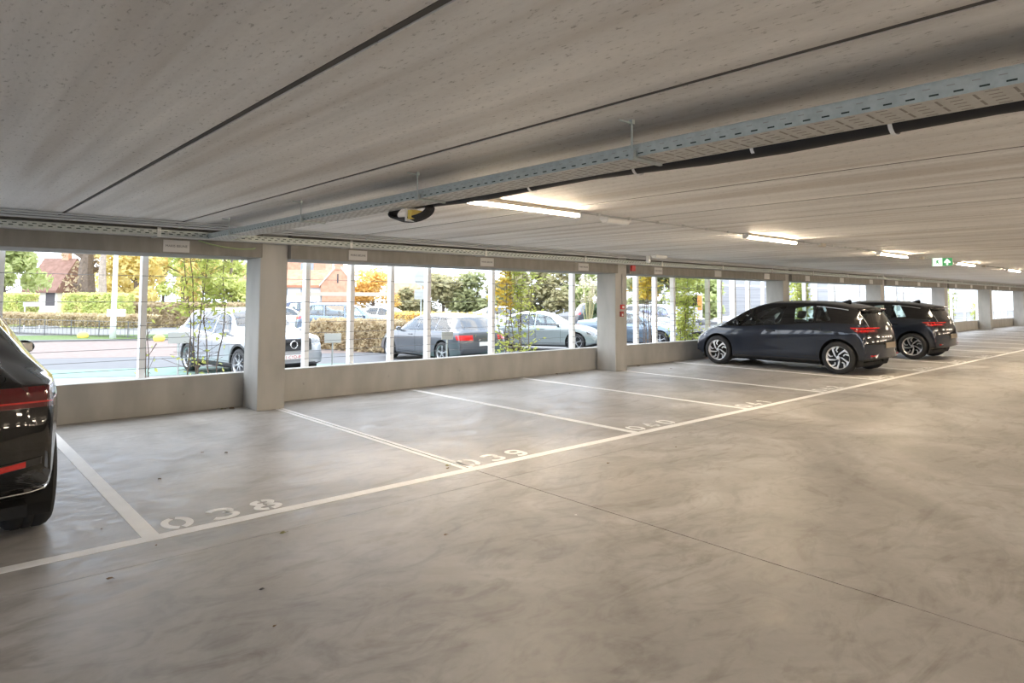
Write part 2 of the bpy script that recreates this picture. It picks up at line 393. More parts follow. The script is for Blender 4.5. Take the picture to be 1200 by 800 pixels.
tray('cable_tray', 11.555, .235, .062, 'wide perforated cable tray hung under the ceiling, running from upper right to the windows', (2.765, -3.0, 2.235), 0,
     [3.0 + v for v in (.15, 2.03, 3.93, 5.85, 7.75)], (M_galv, M_galv2, M_slot))
# black cable bundle strapped beside the tray
e = empty('cable_bundle', (2.962, 0, 2.268), 0, 'thick black cable bundle strapped along the edge of the hung cable tray', 'cable')
ys = [-3 + .4 * i for i in range(20)]
MB().tube([(.0, y, .012 * sin(y * 3)) for y in ys], [max(.020, .066 - .007 * max(0, y - .2)) for y in ys], 12).build('cable', M_black, e, True)
for y in (.95, 1.55, 2.25, 3.1):
    r_ = max(.020, .066 - .007 * (y - .2)) + .004
    MB().lathe([(-.008, r_), (-.008, r_ + .003), (.008, r_ + .003), (.008, r_)], 16, 'Z', Matrix.Translation((0, y, 0)) @ Matrix.Rotation(pi / 2, 4, 'X')).build('cable_tie', M_tie, e)
e2 = empty('cable_coil', (2.93, 4.45, 2.2), 0, 'black coil of spare cable with yellow connector hanging below the hung tray', 'cable')
q = MB()
for k in range(7):
    th = [2 * pi * i / 26 for i in range(27)]
    q.tube([(.012 * k - .04, .27 * cos(t) + .03, .045 + (.052 + .004 * k) * sin(t) - .03) for t in th], .009, 6, False)
q.build('coil', M_black, e2, True)
MB().box(-.05, .05, -.05, .0, -.05, .02).build('connector', M_yel, e2); MB().box(-.06, .06, .01, .025, -.065, .07).build('cable_tie', M_tie, e2)

# wall-side tray, conduits along the beam
e = empty('cable_tray', (XL + .3, 8.69, 2.238), 0, 'narrow perforated cable tray running above the windows along the concrete beam', 'cable tray')
LW = 100.0
b = MB(); b.box(0, LW, -.12, .12, 0, .002); b.build('tray_bottom', M_galv2, e)
b = MB(); b.box(0, LW, -.122, -.120, 0, .075); b.box(0, LW, -.128, -.120, 0, .006); b.box(0, LW, -.128, -.120, .070, .075); o = b.build('side_flange', M_galv, e)
q = MB(); x = .03
while x < 62:
    q.box(x, x + .04, -.1235, -.122, .024, .034); q.box(x + .03, x + .07, -.1235, -.122, .048, .056); x += .085
t_ = q.build('slot_row', M_hole, o); t_['kind'] = 'stuff'
for i in range(34):
    q = MB(); hx = .8 + 2.5 * i; q.box(hx - .02, hx + .02, -.13, .13, -.012, 0); q.box(hx - .02, hx + .02, -.134, -.128, -.012, .10); q.build('tray_bracket', M_galv2, e)
for i, (yy, zz, rr, lb) in enumerate([(8.50, 2.352, .011, 'lower'), (8.52, 2.382, .011, 'middle'), (8.50, 2.407, .010, 'top')]):
    e = empty('conduit_pipe', (XL + .3, yy, zz), 0, f'thin grey conduit along the window-side ceiling edge, the {lb} of three above the tray', 'conduit', 'conduits above the windows')
    MB().tube([(0, 0, 0), (LW, 0, 0)], rr, 8).build('pipe', M_pipe, e, True)
    if i == 0:
        for k in range(26): MB().box(1 + 2.5 * k - .015, 1 + 2.5 * k + .015, -.016, .008, -.014, .014).build('clip', M_galv, e)
p0 = [(2.62, 8.84, 2.23), (2.75, 8.80, 2.19), (2.92, 8.79, 2.16), (3.12, 8.80, 2.145), (3.30, 8.83, 2.16), (3.42, 8.90, 2.20)]
tag(MB().tube(p0, .008, 8).build('earth_cable', M_green, None, True), 'sagging green earth cable on the beam left of the nearest column', 'cable')

# ------------------------------------------------------------------ strip lamps along the aisle
LB = 1.42
def make_lamp():
    e = empty('strip_lamp', (3.55, 4.55, H - .004), 0)
    q = MB(); q.box(0, LB, -.04, .04, -.035, 0); q.build('lamp_housing', M_lampbody, e)
    pr_ = [(-.034, -.036), (-.03, -.052), (-.012, -.062), (.012, -.062), (.03, -.052), (.034, -.036)]
    MB().prism(pr_, .01, LB - .01, lambda u, v, d: (d, u, v)).build('lamp_diffuser', M_lamp, e)
    for xx in (-.012, LB): MB().box(xx, xx + .012, -.042, .042, -.066, 0).build('end_cap', M_white, e)
    return e
lamp0 = make_lamp()
lt = ['nearest lit strip lamp, beside the hung cable tray', 'second lit strip lamp along the aisle, above the nearer dark hatchback', 'third lit strip lamp, just left of the green exit sign',
      'fourth lit strip lamp, just right of the green exit sign', 'fifth lit strip lamp, at the right edge of the ceiling row']
tag(lamp0, lt[0], 'lamp', 'lit strip lamps over the bays')
for k in range(1, 13):
    copy_tree(lamp0, (3.55 + 4.81 * k, 4.55, H - .004), 0, lt[k] if k < 5 else 'lit strip lamp of the aisle row beyond the right edge of the photo')
e0 = empty('fill_pendant_lamp', (-8 + 4.81 * 2, -2.4, H - .30), 0, 'added unseen fill lamp, a pendant tube below the ceiling behind the camera', 'lamp', 'added fill lamps behind the camera')  # unseen pendants, added to throw fill light on the ceiling
MB().lathe([(0, .04), (1.5, .04)], 14, 'X').build('lamp_diffuser', M_fill, e0, True)
for xx in (.2, 1.3): MB().tube([(xx, 0, .038), (xx, 0, .295)], .004, 5).build('suspension_rod', M_galv, e0)
for xx in (-.02, 1.5): MB().box(xx, xx + .02, -.045, .045, -.045, .045).build('end_cap', M_white, e0)
for yy in (-2.4, -9.0):
    for k in range(2, 12):
        if k > 2 or yy != -2.4: copy_tree(e0, (-8 + 4.81 * k, yy, H - .30), 0)
cl = ['first', 'second', 'third', 'fourth', 'fifth']
for k in range(12):
    x0 = .02; x1 = x0 + 4.81 - LB - .07
    e = empty('lamp_conduit', (3.55 + LB + 4.81 * k, 4.55, H - .018), 0, f'thin clipped ceiling conduit, {cl[k]} stretch between the lit strip lamps from the cable tray' if k < 5 else 'thin clipped ceiling conduit between strip lamps past the right edge', 'conduit', 'conduit between strip lamps')
    MB().tube([(x0, 0, 0), (x1, 0, 0)], .008, 8).build('pipe', M_pipe, e, True)
    for j in range(6): MB().box(x0 + .3 + .52 * j, x0 + .33 + .52 * j, -.014, .014, -.012, .017).build('clip', M_galv2, e)
    if k: MB().box(x0 + .9, x0 + 1.02, -.035, .035, -.035, .016).build('junction_box', M_lampbody, e)
e = empty('emergency_light', (5.72, 4.66, H - .004), radians(0), 'white emergency light on the ceiling between the first two lit strip lamps', 'emergency light')
MB().bbox(-.20, .20, -.06, .06, -.035, 0, .006).build('base', M_white, e); MB().prism([(-.055, -.034), (-.03, -.065), (.03, -.065), (.055, -.034)], -.19, .19, lambda u, v, d: (d, u, v)).build('lens', mat('milky_lens', (.9, .9, .88), .3), e)
e = empty('emergency_light', (11.35, 8.10, H - .004), 0, 'white emergency light on the ceiling near the windows above the column with call points', 'emergency light')
MB().bbox(-.20, .20, -.06, .06, -.035, 0, .006).build('base', M_white, e); MB().prism([(-.055, -.034), (-.03, -.065), (.03, -.065), (.055, -.034)], -.19, .19, lambda u, v, d: (d, u, v)).build('lens', M_white, e)
e = empty('sensor_head', (11.28, 8.33, 2.30), 0, 'small white sensor dome hanging from the conduits by the column with call points', 'sensor')
MB().box(-.03, .03, -.03, .03, .03, H - 2.30 - .004).build('bracket', M_white, e); MB().ico((0, 0, 0), .055, (1, 1, .8)).build('dome', M_white, e, True)
e = empty('exit_sign', (16.0, 4.30, 2.235), 0, 'green emergency exit sign with running figure and white upward arrow under the ceiling', 'exit sign')
MB().box(0, .03, -.19, .19, 0, .17).build('sign_box', M_white, e)
MB().box(-.002, 0, -.185, -.002, .005, .165).build('arrow_panel', M_exitg, e)
MB().box(-.002, 0, .06, .185, .005, .165).build('figure_panel', M_exitw, e)
MB().box(-.002, 0, .0, .058, .005, .165).build('figure_panel', M_exitw, e)
P3 = lambda u, v, d: (-.003 - d, -u, v)
q = MB(); q.prism([(.078, .02), (.108, .02), (.108, .085), (.135, .06), (.152, .078), (.093, .15), (.034, .078), (.051, .06), (.078, .085)], 0, .001, P3).build('arrow', M_exitw, e)
q = MB(); q.prism([(-.13, .02), (-.11, .03), (-.095, .065), (-.075, .05), (-.06, .02), (-.045, .025), (-.065, .075), (-.075, .105), (-.05, .095), (-.045, .108), (-.08, .128), (-.115, .115), (-.125, .085), (-.11, .085), (-.098, .105), (-.11, .07)], 0, .001, P3)
q.prism([(-.075 + .013 * cos(t), .143 + .013 * sin(t)) for t in [i * pi / 4 for i in range(8)]], 0, .001, P3); q.prism([(-.182, .008), (-.165, .008), (-.165, .16), (-.182, .16)], 0, .001, P3)
q.build('running_figure', M_exitg, e)
# alarm sounder and call points on the second column
e = empty('alarm_sounder', (11.41, 8.85, 2.17), 0, 'small red alarm sounder on the beam at the second column', 'alarm')
MB().bbox(-.06, .06, -.05, 0, -.06, .06, .008).build('base', M_red, e); MB().lathe([(-.05, .05), (-.08, .045), (-.085, 0)], 20, 'Z', Matrix.Rotation(-pi / 2, 4, 'X').inverted() @ Matrix.Identity(4)).build('horn', M_red, e, True, loc=(0, 0, 0))
e = empty('fire_call_point', (11.15, YC, 1.345), 0, 'upper red fire call point on the second column, with white break panel', 'call point')
MB().bbox(-.05, .05, -.045, 0, -.05, .05, .006).build('case', M_red, e); MB().box(-.028, .028, -.047, -.045, -.028, .02).build('break_panel', M_white, e)
e = empty('fire_call_point', (11.13, YC, 1.20), 0, 'lower dark red fire call point on the second column, under the brighter one', 'call point')
MB().bbox(-.045, .045, -.04, 0, -.06, .05, .006).build('case', mat('dark_red_plastic', (.35, .03, .03), .4), e); MB().box(-.02, .02, -.042, -.04, -.045, -.0).build('break_panel', M_white, e)
tag(MB().tube([(11.155, YC - .012, 1.40), (11.155, YC - .012, 2.04)], .009, 8).build('riser_conduit', M_pipe, None, True), 'thin grey conduit dropping down the second column to the red call point', 'conduit')
# ------------------------------------------------------------------ name plates on the beam
st = ['above the bay left of the nearest column', 'above the brick house, first right of the nearest column', 'above the dark grey estate car, third from the left', 'just left of the second column', 'first right of the second column',
      'above the windscreen end of the nearer dark hatchback', 'left of the third column']
RX = Matrix.Rotation(pi / 2, 4, 'X')
for k in range(0, 18):
    xc = 2.37 + 2.495 * k
    if abs(((xc - A0 + .2) % BAY) - .2) < .1: xc += .3
    e = empty('name_plate', (xc, 8.85, 2.145), 0, 'grey name plate on the beam ' + (st[k] if k < len(st) else 'in the far bays'), 'sign', 'name plates on the beam')
    MB().box(-.15, .15, -.008, 0, -.073, .073).build('plate', M_sign, e)
    if k < 5: text_mesh('lettering', 'MARIS BELINE', .041, M_ink, e, Matrix.Translation((0, -.0085, 0)) @ RX)

# ================================================================== OUTSIDE GROUND
M_road = mat('asphalt', (.105, .107, .112), .85, var=.06, scale=3, detail=6)
M_pale = mat('pale_paving', (.18, .18, .177), .85, var=.06, scale=3)
M_mint = mat('mint_cycle_lane', (.125, .215, .175), .8, var=.06, scale=4)
M_brick = mat('pink_brick_paving', (.175, .135, .118), .9, var=.12, scale=6, detail=6)
M_grass = mat('grass', (.08, .13, .03), .9, var=.25, scale=12, detail=6)
TH = radians(25); tv = Vector((cos(TH), -sin(TH))); nv = Vector((sin(TH), cos(TH)))
def street_quad(name, m, s0, s1, t0, t1, z):
    b = MB(); ps = [nv * s + tv * t for s, t in ((s0, t0), (s0, t1), (s1, t1), (s1, t0))]
    b.add([(p.x, p.y, zz) for zz in (z - .06, z) for p in ps], [(0, 1, 2, 3), (4, 5, 6, 7), (0, 1, 5, 4), (1, 2, 6, 5), (2, 3, 7, 6), (3, 0, 4, 7)])
    return struct(b.build(name, m))
struct(MB().box(-80, 160, -60, 150, ZG - .3, ZG - .015).build('ground_outside', M_pale))
street_quad('ground_lane', M_mint, 18.2, 20.1, -30, 13.0, ZG - .008)
street_quad('ground_road', M_road, 20.1, 23.8, -30, 16, ZG - .01)
street_quad('ground_shoulder', M_brick, 23.8, 32.4, -30, 4, ZG - .006)
street_quad('ground_verge', M_grass, 32.6, 37, -30, 4, ZG + .02)
street_quad('ground_kerb', M_pale, 32.4, 32.6, -30, 4, ZG + .06)
struct(MB().box(12, 80, 20, 70, ZG - .3, ZG - .012).build('ground_car_park', M_road))

# ------------------------------------------------------------------ white fins with wires in front of the facade
fx = [-3.4, -1.2, .74, 2.29, 4.61, 5.39, 6.16, 6.93, 8.46, 10.78, 13.06, 13.82, 14.60, 16.25, 16.88, 17.63, 18.45]
x = 19.9
while x < 60: fx.append(x); x += R.choice([.8, .8, 1.55, 2.3])
def fin_label(i, X):
    d = {.74: 'white steel post at the left edge of the opening, above the black SUV', 2.29: 'slim white steel post left of the nearest column, right of the far lamp post', 4.61: 'white steel post in front of the silver SUV number plate end',
         5.39: 'white steel post in front of the brown hedge, right of the brick house', 6.16: 'white steel post at the bonnet of the dark grey estate car', 6.93: 'white steel post in front of the rear door of the dark grey estate car',
         8.46: 'white steel post at the right rear corner of the dark grey estate car', 10.78: 'white steel post just left of the second column', 13.06: 'first white steel post right of the second column',
         13.82: 'second white steel post right of the second column, by orange leaves', 14.60: 'third white steel post right of the second column'}
    return d.get(X, 'white steel post of the far facade, seen past the nearer parked dark hatchback' if X > 15 else 'white steel post hidden left of the frame')
fin = MB().bbox(-.038, .038, -.06, .06, 0, 3.9, .004).build('white_post', M_fin)
for i, X in enumerate(fx):
    o = fin if i == 0 else fin.copy()
    if i: COL.objects.link(o)
    o.location = (X, 10.02, ZG); tag(o, fin_label(i, X), 'post', 'white steel posts along the facade')
for i, z in enumerate([.56, .68, .83, .96, 1.13, 1.45, 1.8]):
    tag(MB().tube([(-8, 9.945, z), (20, 9.945, z), (60, 9.945, z)], .0035, 5).build('steel_wire', M_wire), f'thin horizontal steel wire across the openings, {["lowest", "second lowest", "third from below", "fourth from below", "third from the top", "second from the top", "topmost"][i]} of the seven', 'wire', 'climbing wires')

# ================================================================== CARS
C_glass = glass('car_window_glass', (.74, .84, .81)); C_dglass = glass('dark_car_window_glass', (.10, .11, .11), base=.07); C_lens = glass('clear_lamp_lens', (.75, .78, .8), base=.10)
C_rub = mat('tyre_rubber', (.018, .018, .019), .75); C_blk = mat('black_car_plastic', (.018, .018, .02), .45); C_gblk = mat('gloss_black_paint', (.007, .007, .008), .2, coat=1, spec=.05)
C_sil = mat('machined_alloy', (.75, .75, .76), .28, .9); C_drim = mat('dark_alloy', (.03, .03, .032), .4, .5); C_alloy = mat('grey_alloy', (.45, .46, .48), .35, .8)
C_red = mat('red_lamp_lens', (.55, .012, .012), .12, coat=1); C_dred = mat('dark_red_lamp_lens', (.10, .004, .006), .1, coat=1); C_chr = mat('chrome_trim', (.8, .8, .8), .12, 1)
C_seat = mat('dark_seat_fabric', (.03, .03, .033), .9); C_plate = mat('number_plate_white', (.75, .75, .73), .5); C_pred = mat('number_plate_red_text', (.45, .03, .04), .5); C_und = mat('underbody_black', (.012, .012, .012), .9)
def paint(name, col, metal=.4, rough=.30, coat=1.0): return mat(name, col, rough, metal, coat, spec=.08)
def lerp_tab(tab, u):
    if u <= tab[0][0]: return tab[0][1]
    for i in range(len(tab) - 1):
        a, c = tab[i], tab[i + 1]
        if u <= c[0]:
            t = (u - a[0]) / (c[0] - a[0]); return a[1] + (c[1] - a[1]) * t
    return tab[-1][1]
def smooth_tab(tab):
    # monotone cubic (Fritsch-Carlson) interpolation
    n = len(tab); xs = [p[0] for p in tab]; ys = [p[1] for p in tab]
    d = [(ys[i + 1] - ys[i]) / (xs[i + 1] - xs[i]) for i in range(n - 1)]
    m = [d[0]] + [0 if d[i - 1] * d[i] <= 0 else 2 * d[i - 1] * d[i] / (d[i - 1] + d[i]) for i in range(1, n - 1)] + [d[-1]]
    def f(u):
        if u <= xs[0]: return ys[0]
        if u >= xs[-1]: return ys[-1]
        i = max(k for k in range(n - 1) if xs[k] <= u); h = xs[i + 1] - xs[i]; t = (u - xs[i]) / h
        return (2 * t ** 3 - 3 * t * t + 1) * ys[i] + (t ** 3 - 2 * t * t + t) * h * m[i] + (-2 * t ** 3 + 3 * t * t) * ys[i + 1] + (t ** 3 - t * t) * h * m[i + 1]
    return f
def chaikin(p, it=2):
    for _ in range(it):
        q = [p[0]]
        for i in range(len(p) - 1):
            a, c = p[i], p[i + 1]
            if i > 0: q.append((a[0] * .75 + c[0] * .25, a[1] * .75 + c[1] * .25))
            if i < len(p) - 2: q.append((a[0] * .25 + c[0] * .75, a[1] * .25 + c[1] * .75))
        q.append(p[-1]); p = q
    return p
def sstep(t): t = max(0, min(1, t)); return t * t * (3 - 2 * t)
def inside(poly, a, c):
    r = False; n = len(poly)
    for i in range(n):
        x0, y0 = poly[i]; x1, y1 = poly[(i + 1) % n]
        if (y0 > c) != (y1 > c) and a < (x1 - x0) * (c - y0) / (y1 - y0) + x0: r = not r
    return r
class Car:
    def __init__(s, P):
        s.P = P; L = s.L = P['L']; W = s.W = P['W'] / 2
        s.top = smooth_tab(P['top']); s.belt = lambda u: lerp_tab(P['belt'], u); s.sill = smooth_tab(P['sill']); s.wr = smooth_tab(P['wr']); s.wf = smooth_tab(P['wid'])
        s.parts = [dict(name='body_shell', m=P['paint'])]
        st = set(); n = P.get('n', 84)
        for i in range(n + 1): st.add(round(L * i / n, 4))
        for u in (.008, .02, .035, .05, .07, .09, .115, .14, .17, .2): st.add(u); st.add(round(L - u, 4))
        for u, _ in P['top']: st.add(round(u, 4))
        st = sorted(st); s.bm = bmesh.new(); rings = []
        for u in st:
            sec = chaikin(s.section(u), 2); ring = [s.bm.verts.new(s.place(u, x, z)) for x, z in sec]
            mir = [ring[0]] + [s.bm.verts.new((-v.co.x, v.co.y, v.co.z)) for v in ring[1:-1]] + [ring[-1]]
            rings.append((ring, mir))
        for i in range(len(rings) - 1):
            for side in (0, 1):
                a, c = rings[i][side], rings[i + 1][side]
                for k in range(len(a) - 1):
                    try: s.bm.faces.new([a[k], a[k + 1], c[k + 1], c[k]] if side == 0 else [a[k], c[k], c[k + 1], a[k + 1]])
                    except ValueError: pass
        for ring in (rings[0], rings[-1]):
            for side in (0, 1):
                a = ring[side]; n_ = len(a); h = n_ // 2
                for k in range(h):
                    q = []
                    for v in (a[k], a[k + 1], a[n_ - 2 - k], a[n_ - 1 - k]):
                        if v not in q: q.append(v)
                    if len(q) >= 3:
                        try: s.bm.faces.new(q)
                        except ValueError: pass
        bmesh.ops.recalc_face_normals(s.bm, faces=s.bm.faces)
        s.lay = s.bm.faces.layers.int.new('part'); s.bvh = BVHTree.FromBMesh(s.bm)
    def place(s, u, x, z):
        P = s.P; r = min(1, abs(x) / s.W)
        sh = -P.get('kf', .30) * sstep((u - s.L * .58) / (s.L * .42)) * r ** 2.4 + P.get('kr', .20) * sstep((s.L * .26 - u) / (s.L * .26)) * r ** 2.6
        return (x, u - s.L / 2 + sh, z)
    def section(s, u):
        W = s.W; w = W * s.wf(u); z0 = s.sill(u); zt = s.top(u); zb = min(s.belt(u), zt - .05); zb = max(zb, z0 + .1); wr = W * s.wr(u); wr = min(wr, w * .96)
        drop = min(.085, .012 + .26 * (zt - zb)); ze = zt - drop; wb = w * .965; h = zb - z0; tall = zt - zb
        cl = .10 * min(1, tall / .4)
        mx = wb + (wr - wb) * .5 + .012 * min(1, tall / .4)
        return [(0, z0 + .02), (.8 * w, z0 + .02), (.95 * w, z0), (.985 * w, z0 + .16 * h), (w * .985, z0 + .42 * h), (w, z0 + .70 * h), (w * .992, z0 + .86 * h), (wb, zb), (wb - .012, zb + .012),
                (mx, zb + (ze - zb) * .5), (wr + .008, ze - .012), (wr - .035, ze + drop * .45), (wr * .6, zt - .018 * min(1, tall / .2)), (wr * .3, zt - .003), (0, zt)]
    def edge(s, u):
        zt = s.top(u); zb = min(s.belt(u), zt - .05); drop = min(.085, .012 + .26 * (zt - zb)); return (s.place(u, s.W * s.wr(u), 0)[1], zt - drop)
    def cut(s, poly, plane, name, m, split=False, xmin=0.0, xmax=9, cond=None, label=None, side=None, pid=None):
        """mark the faces inside a 2D outline (side: y,z / end: x,z) as a part of their own"""
        bm = s.bm; ia = 1 if plane == 'side' else 0
        a0 = min(p[0] for p in poly) - .01; a1 = max(p[0] for p in poly) + .01; z0 = min(p[1] for p in poly) - .01; z1 = max(p[1] for p in poly) + .01
        cn = cond or (lambda c: True)
        def geom():
            fs = []
            for f in bm.faces:
                vs = [v.co for v in f.verts]
                if max(v[ia] for v in vs) < a0 or min(v[ia] for v in vs) > a1 or max(v.z for v in vs) < z0 or min(v.z for v in vs) > z1: continue
                if not cn(f.calc_center_median()): continue
                if plane == 'side' and max(abs(v.x) for v in vs) < xmin: continue
                fs.append(f)
            return fs
        def bis(co, no):
            fs = geom(); es = set(); vs = set()
            for f in fs: es.update(f.edges); vs.update(f.verts)
            bmesh.ops.bisect_plane(bm, geom=list(fs) + list(es) + list(vs), dist=1e-5, plane_co=co, plane_no=no)
        if xmin > 0:
            bis((xmin, 0, 0), (1, 0, 0)); bis((-xmin, 0, 0), (1, 0, 0))
        n = len(poly)
        for i in range(n):
            p, q = poly[i], poly[(i + 1) % n]; d0, d1 = q[0] - p[0], q[1] - p[1]
            if hypot(d0, d1) < 1e-5: continue
            if plane == 'side': bis((0, p[0], p[1]), (0, -d1, d0))
            else: bis((p[0], 0, p[1]), (-d1, 0, d0))
        if pid is None: s.parts.append(dict(name=name, m=m, split=split, label=label)); pid = len(s.parts) - 1
        for f in geom():
            c = f.calc_center_median()
            if abs(c.x) < xmin or abs(c.x) > xmax or (side and c.x * side < 0): continue
            if inside(poly, c[ia], c.z): f[s.lay] = pid
        return pid
    def ring(s, cy, cz, r, name, m, **kw):
        return s.cut([(cy + r * cos(2 * pi * i / 28), cz + r * sin(2 * pi * i / 28)) for i in range(28)], 'side', name, m, xmin=s.W * .62, **kw)
    def hole(s, cy, cz, r):
        s.cut([(cy + r * cos(2 * pi * i / 28), cz + r * sin(2 * pi * i / 28)) for i in range(28)], 'side', '', None, xmin=s.W * .62, pid=-1)
    def finish(s, root):
        bm = s.bm; bm.normal_update(); groups = {}
        for f in bm.faces:
            p = f[s.lay]
            if p < 0: continue
            key = (p, (1 if f.calc_center_median().x > 0 else -1) if s.parts[p].get('split') else 0); groups.setdefault(key, []).append(f)
        for (p, sd), fs in sorted(groups.items(), key=lambda t: t[0]):
            idx = {}; vs = []; no = []; fa = []
            for f in fs:
                q = []
                for v in f.verts:
                    if v not in idx: idx[v] = len(vs); vs.append(v.co.copy()); no.append(v.normal.copy())
                    q.append(idx[v])
                fa.append(q)
            me = bpy.data.meshes.new(s.parts[p]['name']); me.from_pydata(vs, [], fa); me.update(); me.polygons.foreach_set('use_smooth', [True] * len(fa))
            me.normals_split_custom_set_from_vertices(no); me.materials.append(s.parts[p]['m'])
            o = bpy.data.objects.new(s.parts[p]['name'], me); COL.objects.link(o); o.parent = root
            if s.parts[p].get('label'): o['label'] = s.parts[p]['label']
        bm.free()
    def sx(s, y, z, side=1):
        h = s.bvh.ray_cast(Vector((3 * side, y, z)), Vector((-side, 0, 0)))[0]; return h.x if h else side * s.W
    def ey(s, x, z, front=True):
        h = s.bvh.ray_cast(Vector((x, 5 if front else -5, z)), Vector((0, -1 if front else 1, 0)))[0]; return h.y if h else (s.L / 2 if front else -s.L / 2)

def make_wheel(r, wd, style, root, x, y, side, name='wheel'):
    rim = r * .70; Mx = Matrix.Translation((x, y, r)) @ (Matrix.Identity(4) if side > 0 else Matrix.Rotation(pi, 4, 'Z'))
    prof = [(-wd * .5, rim), (-wd * .52, rim + .02), (-wd * .5, r - .035), (-wd * .42, r - .012), (-wd * .3, r), (-wd * .13, r), (-wd * .12, r - .006), (-wd * .09, r - .006), (-wd * .08, r), (wd * .08, r), (wd * .09, r - .006), (wd * .12, r - .006), (wd * .13, r), (wd * .3, r), (wd * .42, r - .012), (wd * .5, r - .035), (wd * .52, rim + .02), (wd * .5, rim)]
    t = MB().lathe(prof, 40, 'X', Mx).build(name, C_rub, root, True)
    q = MB().lathe([(-wd * .5, rim), (-wd * .45, rim - .015), (0, rim - .03), (wd * .30, rim - .02), (wd * .46, rim - .012), (wd * .50, rim + .001)], 40, 'X', Mx); q.build('rim', C_sil if style == 'swirl' else C_alloy, t, True)
    MB().lathe([(-wd * .02, 0), (-wd * .02, rim - .03)], 32, 'X', Mx).build('brake_disc', C_drim, t)
    xo = wd * .42
    def Q(u, v, d): return Mx @ Vector((d, u, v))
    def pol(rr, a): return (rr * rim * cos(radians(a)), rr * rim * sin(radians(a)))
    if style == 'swirl':
        MB().lathe([(xo - .03, .02), (xo - .024, rim * .5), (xo - .02, rim * .965)], 40, 'X', Mx).build('wheel_insert', C_gblk, t)
        q = MB()
        for k in range(5):
            a = 72 * k * side
            for pts in ([(.16, -30), (.30, 8), (.62, 22), (.97, 30), (.97, 19), (.64, 11), (.36, -8)], [(.97, 19), (.97, 44), (.88, 41), (.80, 26)], [(.97, 49), (.97, 62), (.66, 46), (.50, 54), (.47, 44), (.66, 38)]):
                q.prism([pol(rr, a + an * side) for rr, an in pts], xo - .018, xo + .004, Q)
        q.lathe([(xo - .02, .965 * rim), (xo + .004, .965 * rim), (xo + .01, rim)], 40, 'X', Mx); q.build('spokes', C_sil, t)
    else:
        n = {'five': 5, 'seven': 7, 'ten': 10}.get(style, 5); q = MB()
        for k in range(n):
            a = 360 / n * k + 90; hw = 150 / n * .22
            q.prism([pol(.15, a - 34), pol(.15, a + 34), pol(.6, a + hw * .9), pol(.98, a + hw * 1.5), pol(.98, a + hw * .55), pol(.6, a + 1.5), pol(.45, a), pol(.6, a - 1.5), pol(.98, a - hw * .55), pol(.98, a - hw * 1.5), pol(.6, a - hw * .9)], xo - .035, xo - .004, Q)
        q.lathe([(xo - .035, .96 * rim), (xo, .965 * rim), (xo + .008, rim)], 40, 'X', Mx); q.build('spokes', C_alloy, t)
    MB().lathe([(xo - .01, .17 * rim), (xo + .006, .15 * rim), (xo + .008, 0)], 20, 'X', Mx).build('hub_cap', C_sil if style == 'swirl' else C_alloy, t)
    return t
